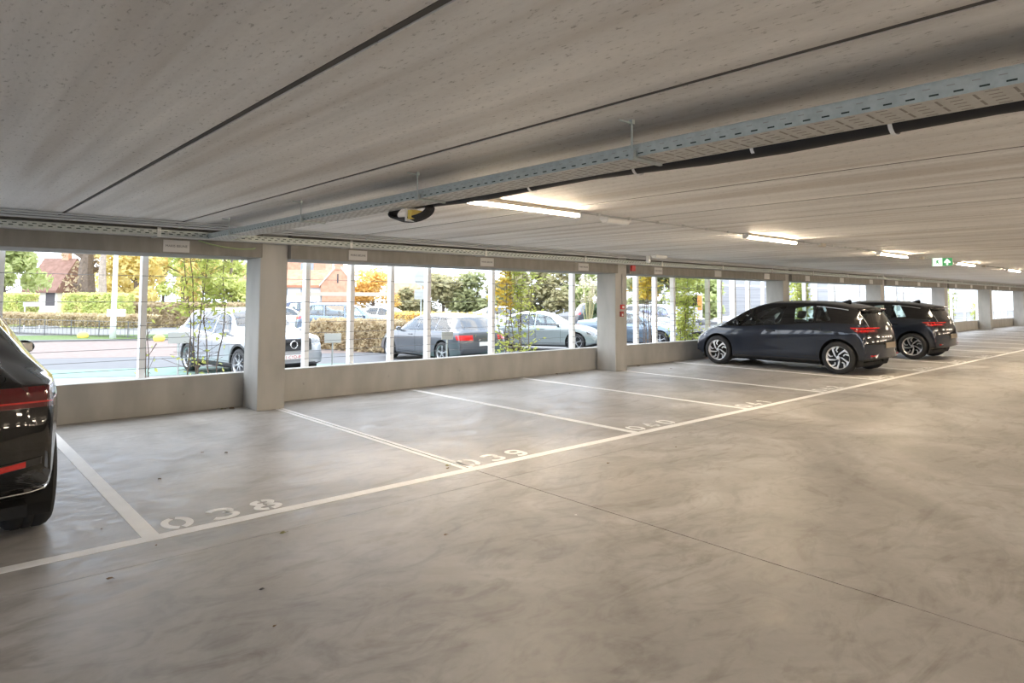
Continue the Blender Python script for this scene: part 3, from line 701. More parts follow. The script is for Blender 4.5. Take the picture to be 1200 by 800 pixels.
def build_car(P, name, label, cat, loc, rz, group=None, interior=True):
    s = Car(P); root = empty(name, (loc[0], loc[1], loc[2]), rz, label, cat, group); L, W = s.L, s.W; H2 = L / 2
    Y = lambda u: u - H2
    uw = P['wheels']; r = P['r']; low = P.get('clad')
    if low: s.cut([(-H2 - .3, 0), (H2 + .3, 0), (H2 + .3, low), (-H2 - .3, low)], 'side', 'lower_cladding', C_blk)
    for c in P.get('cuts_early', []): s.cut(**c)
    # doors with a dark seam round each
    for d in P['doors']:
        d = [(Y(u), z) for u, z in d]; cy = sum(p[0] for p in d) / len(d); cz = sum(p[1] for p in d) / len(d)
        s.cut([(p[0] + (.004 if p[0] > cy else -.004), p[1] + (.004 if p[1] > cz else -.004)) for p in d], 'side', 'door_seam', C_und, xmin=W * .5, split=True)
        s.cut([(p[0] - (.004 if p[0] > cy else -.004), p[1] - (.004 if p[1] > cz else -.004)) for p in d], 'side', 'door', P['paint'], split=True, xmin=W * .5)
    if low: s.cut([(-H2 - .3, 0), (H2 + .3, 0), (H2 + .3, low), (-H2 - .3, low)], 'side', 'lower_cladding', C_blk)
    # upper black band around windows (roof paint above belt) if two-tone
    if P.get('roofpaint'):
        pl = [(Y(u), z) for u, z in P['roofpoly']]; s.cut(pl, 'side', 'roof_panel', P['roofpaint'])
    # windscreen / rear window: between the roof edges
    def end_glass(u0, u1, name, m, front):
        z0 = min(s.top(u0), s.top(u1)); z1 = max(s.top(u0), s.top(u1)); ua = u0 if s.top(u0) < s.top(u1) else u1; ub = u1 if ua == u0 else u0
        wb_ = W * s.wr(ua) * P.get('gw', .93); wt = W * s.wr(ub) * .90
        pts = [(-wb_, z0 + .01), (-wb_ * .5, z0), (wb_ * .5, z0), (wb_, z0 + .01), (wb_ * .99, z0 + .05), (wt, z1 - .03), (wt * .5, z1), (-wt * .5, z1), (-wt, z1 - .03), (-wb_ * .99, z0 + .05)]
        s.cut(pts, 'end', name, m, cond=(lambda c: c.y > Y(L * .5)) if front else (lambda c: c.y < Y(L * .45)))
    uws = P['ws']; end_glass(uws[0], uws[1], 'windscreen', P.get('wsglass', C_glass), True)
    urw = P['rw']; end_glass(urw[0], urw[1], 'rear_window', P.get('rglass', C_dglass), False)
    for wv in P['windows']:
        # each window: u0 (rear bottom), u0t (rear top), u1 (front bottom), u1t (front top)
        u0, u0t, u1, u1t = wv[:4]; m = wv[4] if len(wv) > 4 else C_glass
        bot = [(Y(u), s.belt(u) + .03) for u in (u0, (u0 + u1) / 2, u1)]
        topv = []
        for i in range(7):
            u = u1t + (u0t - u1t) * i / 6; yy, zz = s.edge(u); topv.append((Y(u), s.top(u) - (s.top(s.L * .5) - s.edge(s.L * .5)[1]) - .035))
        poly = bot + [p for p in topv if p[1] > s.belt(p[0] + H2) + .035]
        cy = sum(p[0] for p in poly) / len(poly); cz = sum(p[1] for p in poly) / len(poly)
        trim = [(p[0] + (.022 if p[0] > cy else -.022), p[1] + (.016 if p[1] > cz else -.016)) for p in poly]
        s.cut(trim, 'side', 'window_trim', P.get('trim', C_gblk), split=True, xmin=W * .4)
        s.cut(poly, 'side', 'side_window', m, split=True, xmin=W * .4)
    for wp in P.get('winpoly', []):
        poly = [(Y(u), z) for u, z in wp]; cy = sum(p[0] for p in poly) / len(poly); cz = sum(p[1] for p in poly) / len(poly)
        s.cut([(cy + (p[0] - cy) * 1.06, cz + (p[1] - cz) * 1.08) for p in poly], 'side', 'window_trim', C_gblk, split=True, xmin=W * .4)
        s.cut(poly, 'side', 'side_window', C_glass, split=True, xmin=W * .4)
    for c in P.get('cuts', []): s.cut(**c)
    for uu in uw:
        if P.get('arch'): s.ring(Y(uu), r + .01, r + .105, 'wheel_arch_trim', P['arch'], split=True)
        else: s.ring(Y(uu), r + .01, r + .062, 'wheel_arch_lip', P['paint'], split=True)
        s.hole(Y(uu), r + .01, r + .045)
    s.finish(root)
    for uu in uw:
        for sd in (1, -1):
            ra = r + .05; n = 20; q = MB(); xo, xi = sd * W * .955, sd * (W - .36)
            vs = []; fs = []
            for i in range(n + 1):
                a = -.55 + (pi + 1.1) * i / n; yy = Y(uu) + ra * cos(a); zz = r + .01 + ra * sin(a)
                vs += [(xo, yy, zz), (xi, yy, zz)]
            vs.append((xi, Y(uu), r)); c = len(vs) - 1
            for i in range(n): fs.append((2 * i, 2 * i + 1, 2 * i + 3, 2 * i + 2)); fs.append((2 * i + 1, c, 2 * i + 3))
            q.add(vs, fs); q.build('wheel_housing', C_und, root)
            wd = P.get('tw', .215); make_wheel(r, wd, P['style'], root, sd * (W - wd / 2 - .012), Y(uu), sd)
    # mirrors, handles
    for sd in (1, -1):
        um = P['mirror']; zm = s.belt(um) + .07; xb = W * .93
        q = MB(); q.ico((sd * (xb + .11), Y(um) + .01, zm), .09, (1.0, .62, .72), 3); q.box(min(sd * (xb - .06), sd * (xb + .07)), max(sd * (xb - .06), sd * (xb + .07)), Y(um) - .01, Y(um) + .05, zm - .065, zm - .03)
        o = q.build('door_mirror', P.get('mirpaint', P['paint']), root, True)
        MB().box(sd * (xb + .11) - .065, sd * (xb + .11) + .065, Y(um) - .057, Y(um) - .050, zm - .042, zm + .042).build('mirror_glass', C_chr, o)
        for uh in P['handles']:
            zz = s.belt(uh) - P.get('hdrop', .10); xx = s.sx(Y(uh), zz, sd); q = MB(); q.bbox(min(xx, xx + .028 * sd) + .004 * -sd, max(xx, xx + .028 * sd), Y(uh) - .1, Y(uh) + .1, zz - .013, zz + .013, .006); q.build('door_handle', P.get('handle', P['paint']), root)
    if P.get('seats', True) and interior:
        for us in P['seats']:
            for sd in (1, -1):
                q = MB(); x0 = sd * W * .42; q.bbox(x0 - .24, x0 + .24, Y(us) - .05, Y(us) + .48, .42, .58, .05)
                Mx = Matrix.Translation((x0, Y(us), .5)) @ Matrix.Rotation(radians(16), 4, 'X'); bq = MB(); bq.bbox(-.23, .23, -.06, .06, 0, .60, .045)
                bq.bbox(-.13, .13, -.045, .04, .63, .80, .04); bq.box(-.06, -.05, -.01, 0, .58, .66); bq.box(.05, .06, -.01, 0, .58, .66)
                q.add([Mx @ Vector(v) for v in bq.v], bq.f); q.build('seat', C_seat, root, True)
        ud = P['dash']; q = MB(); q.bbox(-W * .84, W * .84, Y(ud) - .18, Y(ud) + .30, .62, s.belt(ud) - .06, .06); q.build('dashboard', C_seat, root, True)
        th = [2 * pi * i / 24 for i in range(25)]; MB().tube([(-W * .42 + .18 * cos(t), Y(ud) - .28 + .05 * sin(t), .88 + .17 * sin(t)) for t in th], .014, 6, False).build('steering_wheel', C_blk, root, True)
    MB().box(-W * .8, W * .8, -H2 + .35, H2 - .35, s.sill(L / 2) - .04, s.sill(L / 2) + .03).build('underbody', C_und, root)
    if P.get('extra'): P['extra'](s, root, Y)
    return root

# --- compact electric hatchback ------------------------------------------------
PA = paint('dark_slate_paint', (.020, .025, .037), .4, .34)
def hatch_extra(s, root, Y):
    W = s.W
    # roof spoiler
    z1 = s.top(.50); q = MB(); pts = []
    for i in range(13):
        t = -1 + i / 6; x = t * W * .64; yb = Y(.50) + .05 * t * t; yt = Y(.15) + .12 * t * t
        pts.append((x, yb, z1 - .012 - .05 * t * t, yt, 1.345 - .035 * t * t))
    vs = []; fs = []
    for x, yb, zb, yt, zt in pts: vs += [(x, yb, zb + .008), (x, yt, zt), (x, yt + .01, zt - .035), (x, yb, zb - .05)]
    for i in range(12):
        for k in range(4): fs.append((4 * i + k, 4 * i + (k + 1) % 4, 4 * i + 4 + (k + 1) % 4, 4 * i + 4 + k))
    fs += [(0, 1, 2, 3), (51, 50, 49, 48)]; q.add(vs, fs); q.build('roof_spoiler', C_gblk, root, True)
    # shark fin aerial
    q = MB(); za = s.top(.85) - .004; q.prism([(Y(.74), za - .01), (Y(.75), za + .055), (Y(.79), za + .062), (Y(.98), za)], -.016, .016, lambda u, v, d: (d * (1 if v < za + .03 else .35), u, v)); q.build('aerial_fin', C_gblk, root)
    # roof side silver line along the rear pillar
    for sd in (1, -1):
        us = [.56, .7, .85, 1.0, 1.2]; ln = []
        for u in us:
            yy, zz = s.edge(u); zz -= .03; ln.append((s.sx(Y(u), zz, sd) + .004 * sd, Y(u), zz))
        MB().tube(ln, .006, 6).build('roof_trim_line', C_sil, root)
        ln = []
        for u, z in ((.28, .97), (.30, 1.06), (.36, 1.15), (.44, 1.24)):
            hy = s.ey(sd * W * .70, z, False); ln.append((sd * W * .70, hy - .006, z))
        MB().tube(ln, .006, 6).build('rear_window_trim', C_sil, root)
    # badge, plate recess with its reflection painted tan, reflectors, rear bumper details
    y = s.ey(0, .93, False); MB().lathe([(0, 0), (.004, .058), (.0, .066)], 24, 'Z', Matrix.Translation((0, y - .004, .93)) @ Matrix.Rotation(radians(82), 4, 'X')).build('tailgate_badge', C_sil, root)
    y = s.ey(0, .60, False); q = MB(); q.box(-.26, .26, y - .016, y - .002, .545, .655); pl = q.build('number_plate_area', mat('tan_recess_reflection', (.22, .18, .13), .3), root)  # bumper recess, its brown reflection put into the box colour
    for sd in (1, -1):
        y = s.ey(sd * W * .66, .40, False); q = MB(); q.box(sd * W * .66 - .11, sd * W * .66 + .11, y - .008, y + .05, .385, .41); q.build('reflector', C_red, root)
Lh = 4.27; hy = -Lh / 2
P_H = dict(L=Lh, W=1.81, r=.335, wheels=(.70, 3.43), style='swirl', paint=PA, n=96, kf=.34, kr=.24, tw=.22,
    top=[(0, .52), (.01, .66), (.03, .80), (.055, .90), (.09, .98), (.15, 1.10), (.215, 1.22), (.29, 1.34), (.35, 1.375), (.5, 1.41), (.9, 1.468), (1.3, 1.495), (1.7, 1.50), (2.15, 1.492), (2.45, 1.445), (2.72, 1.36), (3.0, 1.235), (3.25, 1.09), (3.42, .995), (3.6, .94), (3.85, .87), (4.05, .78), (4.17, .69), (4.24, .60), (4.27, .50)],
    belt=[(0, .98), (.5, 1.03), (1.2, 1.02), (1.9, .97), (2.8, .92), (3.3, .895), (4.27, .86)],
    sill=[(0, .33), (.3, .24), (.8, .205), (3.4, .195), (4.0, .20), (4.27, .30)],
    wr=[(0, .86), (.08, .82), (.29, .70), (.7, .69), (1.5, .70), (2.3, .69), (2.8, .70), (3.2, .76), (3.45, .84), (3.8, .86), (4.27, .80)],
    wid=[(0, .93), (.3, .985), (.8, 1), (3.6, 1), (4.0, .975), (4.27, .90)],
    doors=[[(1.13, .34), (1.12, .60), (1.12, .74), (1.06, .86), (1.04, 1.0), (1.92, .97), (1.93, .32)], [(1.96, .32), (1.95, .965), (3.05, .90), (3.05, .32)]],
    ws=(3.40, 2.50), rw=(.075, .30), gw=.88,
    windows=[], winpoly=[[(.84, 1.085), (1.15, 1.06), (1.16, 1.36), (1.06, 1.385), (1.03, 1.37)], [(1.20, 1.055), (1.60, 1.03), (1.65, 1.375), (1.20, 1.375)], [(1.94, .985), (2.84, .935), (2.60, 1.13), (2.42, 1.25), (2.20, 1.325), (1.86, 1.37)], [(2.93, .93), (3.18, .945), (2.78, 1.165), (2.66, 1.20)]],
    roofpaint=C_gblk, roofpoly=[(-.3, .99), (.3, 1.02), (.7, 1.04), (1.2, 1.03), (1.9, .975), (2.8, .915), (3.10, .905), (3.26, .95), (3.36, 1.04), (3.36, 1.8), (-.3, 1.8)],
    mirror=2.90, handles=(1.12, 2.12), hdrop=.125, handle=C_gblk, mirpaint=C_gblk, seats=(1.05, 1.85), dash=2.9, extra=hatch_extra,
    cuts_early=[dict(poly=[(-.80, .62), (.80, .62), (.72, .985), (-.72, .985)], plane='end', name='tailgate', m=C_gblk, cond=lambda c: c.y < hy + .32)],
    cuts=[dict(poly=[(-.75, .2), (.75, .2), (.68, .36), (-.68, .36)], plane='end', name='rear_diffuser', m=C_blk, cond=lambda c: c.y < hy + .3),
          dict(poly=[(hy - .1, .875), (hy + .32, .845), (hy + .46, .955), (hy + .30, .965), (hy - .1, .965)], plane='side', name='tail_light', m=C_dred, split=True, xmin=.44),
          dict(poly=[(hy - .1, .945), (hy + .43, .935), (hy + .46, .955), (hy - .1, .965)], plane='side', name='light_strip', m=C_red, split=True, xmin=.30),
          dict(poly=[(hy - .1, .895), (hy + .36, .88), (hy + .38, .897), (hy - .1, .91)], plane='side', name='light_strip', m=C_red, split=True, xmin=.52),
          dict(poly=[(Lh / 2 - .50, .66), (Lh / 2 + .1, .60), (Lh / 2 + .1, .70), (Lh / 2 - .2, .765), (Lh / 2 - .55, .80)], plane='side', name='headlight', m=C_lens, split=True, xmin=.46),
          dict(poly=[(-.62, .32), (.62, .32), (.70, .46), (-.70, .46)], plane='end', name='air_intake', m=C_blk, cond=lambda c: c.y > Lh / 2 - .5),
          dict(poly=[(-1.4, .195), (1.3, .195), (1.3, .27), (-1.4, .27)], plane='side', name='side_skirt', m=C_blk, split=True, xmin=.7)])
h1 = build_car(P_H, 'parked_car', 'nearer dark slate compact hatchback with black roof, parked nose to the windows', 'car', (14.935, 7.115, 0), 0, 'dark hatchbacks parked in the garage')
copy_tree(h1, (19.96, 7.29, 0), 0, 'farther dark hatchback, partly hidden behind the nearer one, beside the column')

# --- black SUV cut by the left edge ---------------------------------------------
PB = paint('black_metallic_paint', (.004, .004, .0045), 0, .3)
def suv_extra(s, root, Y):
    W = s.W
    for sd in (1, -1):
        # bright window rail running down the pillar
        ln = []
        for u in (.60, .75, .95, 1.3, 1.8, 2.4, 3.0):
            yy, zz = s.edge(u); zz -= .012; ln.append((s.sx(Y(u), zz, sd) + .004 * sd, Y(u), zz))
        MB().tube(ln, .007, 6).build('roof_rail', C_chr, root, True)
        y = s.ey(sd * W * .66, .56, False); q = MB(); n = 10; vs = []; fs = []
        for i in range(n + 1):
            x = sd * W * (.36 + .60 * i / n); yy = s.ey(x, .56, False) - .006; h = .028 * (1 - .35 * i / n); vs += [(x, yy, .545 + .03 * i / n - h), (x, yy, .545 + .03 * i / n + h)]
        for i in range(n): fs.append((2 * i, 2 * i + 1, 2 * i + 3, 2 * i + 2))
        q.add([v for v in vs], fs); q.add([(v[0], v[1] + .012, v[2]) for v in vs], fs)
        q.build('reflector_surround', C_drim, root)
        q = MB(); vs = []; fs = []
        for i in range(n + 1):
            x = sd * W * (.36 + .40 * i / n); yy = s.ey(x, .56, False) - .012; vs += [(x, yy, .545 + .02 * i / n - .016), (x, yy, .545 + .02 * i / n + .016)]
        for i in range(n): fs.append((2 * i, 2 * i + 1, 2 * i + 3, 2 * i + 2))
        q.add(vs, fs); q.add([(v[0], v[1] + .005, v[2]) for v in vs], fs); q.build('reflector', C_red, root)
        ln = []
        for i in range(9):
            x = sd * W * (.30 + .66 * i / 8); ln.append((x, s.ey(x, .40, False) - .004, .40 - .02 * i / 8))
        MB().tube(ln, .006, 6).build('bumper_trim', C_chr, root)
        x = sd * W * .52; q = MB(); q.lathe([(0, .055), (.0, .045), (.10, .045)], 20, 'Z', Matrix.Translation((x, s.ey(x, .34, False) - .004, .315)) @ Matrix.Rotation(-pi / 2, 4, 'X')); q.build('exhaust_tip', C_chr, root)
        ln = [(sd * (s.ey and 1) * W * .615, s.ey(sd * W * .615, z, False) - .003, z) for z in (.62, .70, .78, .86, .92, .98, 1.06)]
        MB().tube(ln, .004, 5).build('tailgate_gap', C_und, root)
    y = s.ey(0, .78, False); MB().box(-.26, .26, y - .016, y - .003, .72, .83).build('number_plate_area', C_plate, root)
Ls = 4.75; sy = -Ls / 2
P_S = dict(L=Ls, W=1.90, r=.37, wheels=(.93, 3.80), style='ten', paint=PB, n=96, kf=.34, kr=.30, tw=.26,
    top=[(0, .56), (.012, .74), (.035, .90), (.06, .99), (.10, 1.05), (.18, 1.11), (.40, 1.25), (.7, 1.42), (1.0, 1.53), (1.5, 1.60), (2.2, 1.62), (2.7, 1.57), (3.0, 1.45), (3.3, 1.27), (3.55, 1.13), (3.9, 1.08), (4.3, 1.0), (4.55, .88), (4.68, .76), (4.75, .6)],
    belt=[(0, .98), (.6, 1.01), (2, 1.0), (3.4, .97), (4.75, .95)], sill=[(0, .42), (.3, .30), (.8, .26), (4.0, .25), (4.5, .26), (4.75, .36)],
    wr=[(0, .82), (.15, .70), (.5, .57), (.9, .56), (1.6, .62), (2.6, .64), (3.2, .70), (3.5, .80), (4.75, .80)], wid=[(0, .90), (.35, .975), (.9, 1), (4.1, 1), (4.5, .97), (4.75, .9)],
    doors=[[(1.40, .40), (1.38, .70), (1.60, 1.12), (2.35, 1.12), (2.32, .38)], [(2.35, .38), (2.37, 1.12), (3.30, 1.02), (3.30, .38)]],
    ws=(3.50, 2.82), rw=(.17, .80), windows=[(.75, 1.10, 1.62, 1.62, C_dglass), (1.68, 1.66, 2.30, 2.30, C_dglass), (2.38, 2.36, 3.22, 2.90)],
    mirror=3.22, handles=(1.62, 2.55), seats=(1.3, 2.2), dash=3.2, extra=suv_extra, trim=C_chr,
    cuts=[dict(poly=[(sy - .1, .905), (sy + .36, .86), (sy + .48, .92), (sy + .40, .985), (sy - .1, 1.015)], plane='side', name='tail_light', m=C_dred, split=True, xmin=.10),
          dict(poly=[(sy - .1, .928), (sy + .30, .894), (sy + .31, .902), (sy - .1, .940)], plane='side', name='light_strip', m=C_red, split=True, xmin=.10),
          dict(poly=[(Ls / 2 - .50, .74), (Ls / 2 + .1, .68), (Ls / 2 + .1, .80), (Ls / 2 - .2, .86), (Ls / 2 - .55, .90)], plane='side', name='headlight', m=C_lens, split=True, xmin=.46),
          dict(poly=[(-.5, .38), (.5, .38), (.55, .80), (-.55, .80)], plane='end', name='grille', m=C_blk, cond=lambda c: c.y > Ls / 2 - .5)])
build_car(P_S, 'parked_car', 'black sport utility car at the left edge, seen from behind', 'car', (-.215, 4.58 + Ls / 2, 0), 0)

# ================================================================== CARS OUTSIDE
def lighting_cuts(L, zt, zh, red=None, xm=.45):
    a = -L / 2; c = L / 2
    return [dict(poly=[(a - .1, zt - .08), (a + .28, zt - .07), (a + .34, zt + .06), (a - .1, zt + .08)], plane='side', name='tail_light', m=red or C_red, split=True, xmin=xm),
            dict(poly=[(c - .48, zh - .02), (c + .1, zh - .12), (c + .1, zh + .01), (c - .2, zh + .07), (c - .52, zh + .09)], plane='side', name='headlight', m=C_lens, split=True, xmin=xm)]
def plate_extra(txt, front_z=.5, rear_z=.6, badge=True):
    def f(s, root, Y):
        for fr, z in ((True, front_z), (False, rear_z)):
            y = s.ey(0, z, fr); sg = 1 if fr else -1; ps = sorted((y + sg * .004, y + sg * .022))
            p = MB().box(-.26, .26, ps[0], ps[1], z - .055, z + .055).build('number_plate_area', C_plate, root)
            if txt:
                Mx = Matrix.Translation((0, y + sg * .0235, z)) @ (Matrix.Rotation(pi, 4, 'Z') if fr else Matrix.Identity(4)) @ Matrix.Rotation(pi / 2, 4, 'X')
                text_mesh('plate_text', txt, .105, C_pred, p, Mx)
    return f
def suv2_extra(s, root, Y):
    plate_extra('1-CYD-895', .52, .75)(s, root, Y)
    # grille with slats, ring and diagonal bar
    y = s.ey(0, .80, True)
    q = MB()
    for i in range(-14, 15): x = i * .033; yy = s.ey(x, .80, True); q.box(x - .005, x + .005, yy - .01, yy + .012, .68, .92)
    q.build('grille_bar', C_drim, root)
    q = MB(); th = [2 * pi * i / 28 for i in range(29)]; q.tube([(.085 * cos(t), y + .02, .80 + .085 * sin(t)) for t in th], .014, 6, False)
    q.tube([(-.40, s.ey(-.40, .90, True) + .015, .905), (.40, s.ey(.40, .70, True) + .015, .695)], .010, 6); q.build('grille_emblem', C_chr, root)
def make_specs():
    D = {}
    doors4 = lambda z0, a, m_, c: [[(a, z0), (a - .02, .65), (a + .22, 1.02), (m_ - .02, 1.04), (m_ - .03, z0)], [(m_, z0), (m_ + .01, 1.04), (c, .96), (c, z0)]]
    L = 4.43; D['suv'] = dict(L=L, W=1.88, r=.36, wheels=(.87, 3.57), style='seven', n=60, kf=.26, kr=.16, tw=.24, arch=C_blk, clad=.36,
        top=[(0, .60), (.012, .8), (.04, .98), (.09, 1.1), (.25, 1.36), (.42, 1.54), (.6, 1.61), (1.2, 1.65), (2.1, 1.65), (2.5, 1.60), (2.8, 1.48), (3.1, 1.28), (3.3, 1.15), (3.5, 1.10), (3.9, 1.05), (4.2, 1.0), (4.33, .93), (4.39, .8), (4.43, .6)],
        belt=[(0, 1.12), (1, 1.08), (2.4, 1.02), (3.3, 1.0), (4.43, .95)], sill=[(0, .38), (.3, .28), (.8, .25), (3.7, .25), (4.1, .25), (4.43, .34)],
        wr=[(0, .86), (.3, .74), (.6, .72), (2.4, .72), (3.0, .76), (3.3, .84), (4.43, .86)], wid=[(0, .95), (.3, .99), (.8, 1), (3.8, 1), (4.2, .975), (4.43, .93)],
        doors=doors4(.40, 1.30, 2.25, 3.12), ws=(3.22, 2.55), rw=(.12, .50), windows=[(.55, .75, 1.25, 1.25), (1.34, 1.34, 2.15, 2.15), (2.25, 2.23, 3.05, 2.72)],
        mirror=3.05, handles=(1.55, 2.5), seats=(1.2, 2.15), dash=3.0)
    L = 4.62; D['estate'] = dict(L=L, W=1.80, r=.33, wheels=(.95, 3.75), style='five', n=60, kf=.30, kr=.18,
        top=[(0, .55), (.012, .72), (.04, .86), (.08, .96), (.22, 1.10), (.45, 1.32), (.6, 1.39), (1.0, 1.43), (1.8, 1.455), (2.3, 1.44), (2.7, 1.36), (3.0, 1.22), (3.3, 1.03), (3.45, .96), (3.9, .90), (4.3, .79), (4.5, .68), (4.58, .6), (4.62, .48)],
        belt=[(0, .93), (1, .95), (2.4, .92), (3.4, .89), (4.62, .85)], sill=[(0, .34), (.3, .24), (.8, .2), (3.8, .2), (4.3, .2), (4.62, .3)],
        wr=[(0, .84), (.3, .72), (.6, .68), (2.2, .68), (2.8, .71), (3.3, .82), (4.62, .82)], wid=[(0, .94), (.35, .99), (.9, 1), (3.8, 1), (4.3, .97), (4.62, .89)],
        doors=doors4(.30, 1.40, 2.32, 3.24), ws=(3.36, 2.62), rw=(.12, .52), windows=[(.62, .85, 1.30, 1.30), (1.40, 1.38, 2.24, 2.24), (2.34, 2.32, 3.15, 2.82)],
        mirror=3.12, handles=(1.6, 2.55), seats=(1.25, 2.15), dash=3.05)
    L = 4.68; D['sedan'] = dict(L=L, W=1.82, r=.33, wheels=(.95, 3.78), style='five', n=60, kf=.30, kr=.18,
        top=[(0, .58), (.012, .74), (.04, .9), (.1, .99), (.35, 1.03), (.7, 1.08), (1.1, 1.24), (1.5, 1.37), (2.0, 1.43), (2.4, 1.42), (2.75, 1.34), (3.05, 1.2), (3.35, 1.02), (3.5, .96), (3.95, .90), (4.35, .79), (4.55, .68), (4.63, .6), (4.68, .48)],
        belt=[(0, .95), (1, .95), (2.4, .91), (3.4, .89), (4.68, .85)], sill=[(0, .34), (.3, .24), (.8, .2), (3.8, .2), (4.3, .2), (4.68, .3)],
        wr=[(0, .84), (.5, .80), (.9, .70), (1.4, .66), (2.2, .66), (2.8, .70), (3.35, .82), (4.68, .82)], wid=[(0, .94), (.35, .99), (.9, 1), (3.8, 1), (4.3, .97), (4.68, .89)],
        doors=doors4(.30, 1.40, 2.32, 3.24), ws=(3.42, 2.62), rw=(.80, 1.42), windows=[(1.10, 1.30, 1.38, 1.44), (1.46, 1.50, 2.24, 2.24), (2.34, 2.32, 3.15, 2.82)],
        mirror=3.14, handles=(1.6, 2.55), seats=(1.45, 2.2), dash=3.05)
    for k, d in D.items():
        d['cuts'] = lighting_cuts(d['L'], .80 if k != 'suv' else 1.0, .66 if k != 'suv' else .86)
        d['cuts'].append(dict(poly=[(-.44, .42), (.44, .42), (.48, .70), (-.48, .70)] if k != 'suv' else [(-.50, .66), (.50, .66), (.53, .94), (-.53, .94)], plane='end', name='grille', m=C_blk, cond=lambda c, LL=d['L']: c.y > LL / 2 - .45))
        d['cuts'].append(dict(poly=[(-.70, .22), (.70, .22), (.62, .38), (-.62, .38)], plane='end', name='air_intake', m=C_blk, cond=lambda c, LL=d['L']: c.y > LL / 2 - .45))
        d['extra'] = plate_extra(None, .46, .62 if k != 'suv' else .8)
    return D
SP = make_specs()
def out_car(kind, col, label, x, y, az, **kw):
    P = dict(SP[kind]); P['paint'] = paint('car_paint_' + label.split()[0], *col) if isinstance(col, tuple) else col; P.update(kw)
    return build_car(P, 'parked_car', label, 'car', (x, y, ZG + .005), -radians(az), 'cars parked outside')
p_sil = paint('silver_paint', (.36, .375, .40), .55, .3); p_dg = paint('dark_grey_paint', (.10, .11, .125), .6, .3); p_bg = paint('blue_grey_paint', (.16, .21, .27), .6, .3)
p_lg = paint('pale_green_grey_paint', (.30, .335, .335), .55, .3); p_wh = paint('white_paint', (.58, .59, .60), .0, .3); p_nv = paint('navy_paint', (.05, .06, .10), .5, .3); p_vi = paint('violet_paint', (.16, .14, .45), .4, .3)
out_car('suv', p_sil, 'silver sport utility car behind the nearest column, with ring emblem grille', 6.35, 17.15, 173, extra=suv2_extra)
out_car('estate', p_dg, 'dark grey estate car outside, rear with red tail lights towards the garage', 12.1, 16.85, 0)
c_bg = out_car('suv', p_bg, 'blue grey sport utility car behind the brown hedge, facing right', 14.9, 28.2, 118, r=.35)
c_lg = out_car('sedan', p_lg, 'pale green grey saloon behind the leafy climber, facing right beside the dark estate', 17.6, 17.9, 148)
def dup_car(src, m, label, x, y, az):
    c = copy_tree(src, (x, y, ZG + .005), -radians(az), label)
    base = None
    for ch in kids(c):
        for i, sl in enumerate(ch.data.materials):
            if sl and sl.name.startswith(('blue_grey_paint', 'pale_green_grey_paint')):
                ch.data = ch.data.copy(); ch.data.materials[i] = m
    return c
x, y = at(452, 38); dup_car(c_lg, p_wh, 'white saloon behind the hedge end, windscreen visible right of the blue grey car', x, y, 150)
x, y = at(330, 37); dup_car(c_lg, p_wh, 'white saloon just right of the nearest column, behind the silver SUV bonnet', x, y, 100)
x, y = at(368, 44); dup_car(c_bg, p_nv, 'dark navy car in the far row, roof visible over the blue grey car', x, y, 110)
x, y = at(590, 41); dup_car(c_lg, p_wh, 'white saloon in the far row, roof visible above the dark estate tail', x, y, 120)
x, y = at(742, 27); dup_car(c_lg, p_bg, 'blue grey saloon right behind the second column', x, y, 165)
x, y = at(775, 33); dup_car(c_bg, p_sil, 'silver car with pale bonnet between the first two posts right of the second column', x, y, 170)
x, y = at(768, 46); dup_car(c_lg, p_vi, 'violet car in the far row, seen by the orange leaves', x, y, 90)
x, y = at(715, 40); dup_car(c_bg, p_dg, 'dark grey car in the far row, just left of the second column', x, y, 130)

# ================================================================== STREET THINGS
M_hedge = mat('brown_hedge_leaves', (.20, .13, .06), .8, col2=(.42, .30, .15), scale=9)
M_hedge2 = mat('olive_hedge_leaves', (.25, .22, .08), .8, col2=(.52, .42, .18), scale=6)
M_bark = mat('tree_bark', (.17, .13, .10), .9, var=.25, scale=8, bump=.4)
M_lpale = mat('pale_bark', (.34, .28, .23), .9, var=.2, scale=8)
def leafmat(name, a, b_, sc=2.0):
    m = mat(name, a, .65, col2=b_, scale=sc, detail=3)
    t = m.node_tree; bs = t.nodes['Principled BSDF']; out = [n for n in t.nodes if n.type == 'OUTPUT_MATERIAL'][0]
    tr = t.nodes.new('ShaderNodeBsdfTranslucent'); mx = t.nodes.new('ShaderNodeMixShader'); mx.inputs[0].default_value = .45
    rr = [n for n in t.nodes if n.type == 'VALTORGB'][0]; t.links.new(rr.outputs[0], tr.inputs[0])
    t.links.new(bs.outputs[0], mx.inputs[1]); t.links.new(tr.outputs[0], mx.inputs[2]); t.links.new(mx.outputs[0], out.inputs[0]); return m
L_wil = leafmat('willow_leaves', (.42, .48, .18), (.66, .70, .36)); L_yel = leafmat('yellow_leaves', (.70, .56, .18), (.92, .82, .42)); L_yg = leafmat('yellow_green_leaves', (.46, .52, .16), (.80, .80, .34))
L_org = leafmat('orange_leaves', (.72, .46, .12), (.90, .70, .28)); L_olv = leafmat('olive_leaves', (.32, .31, .16), (.52, .46, .26)); L_dk = leafmat('dark_green_leaves', (.05, .09, .04), (.14, .20, .09))
L_mid = leafmat('mid_green_leaves', (.25, .28, .13), (.44, .44, .22)); L_brn = leafmat('tan_leaves', (.36, .27, .16), (.58, .48, .30)); L_clm = leafmat('climber_leaves', (.33, .40, .08), (.68, .70, .20), 3); L_cl2 = leafmat('autumn_climber_leaves', (.55, .35, .04), (.68, .60, .10), 3)
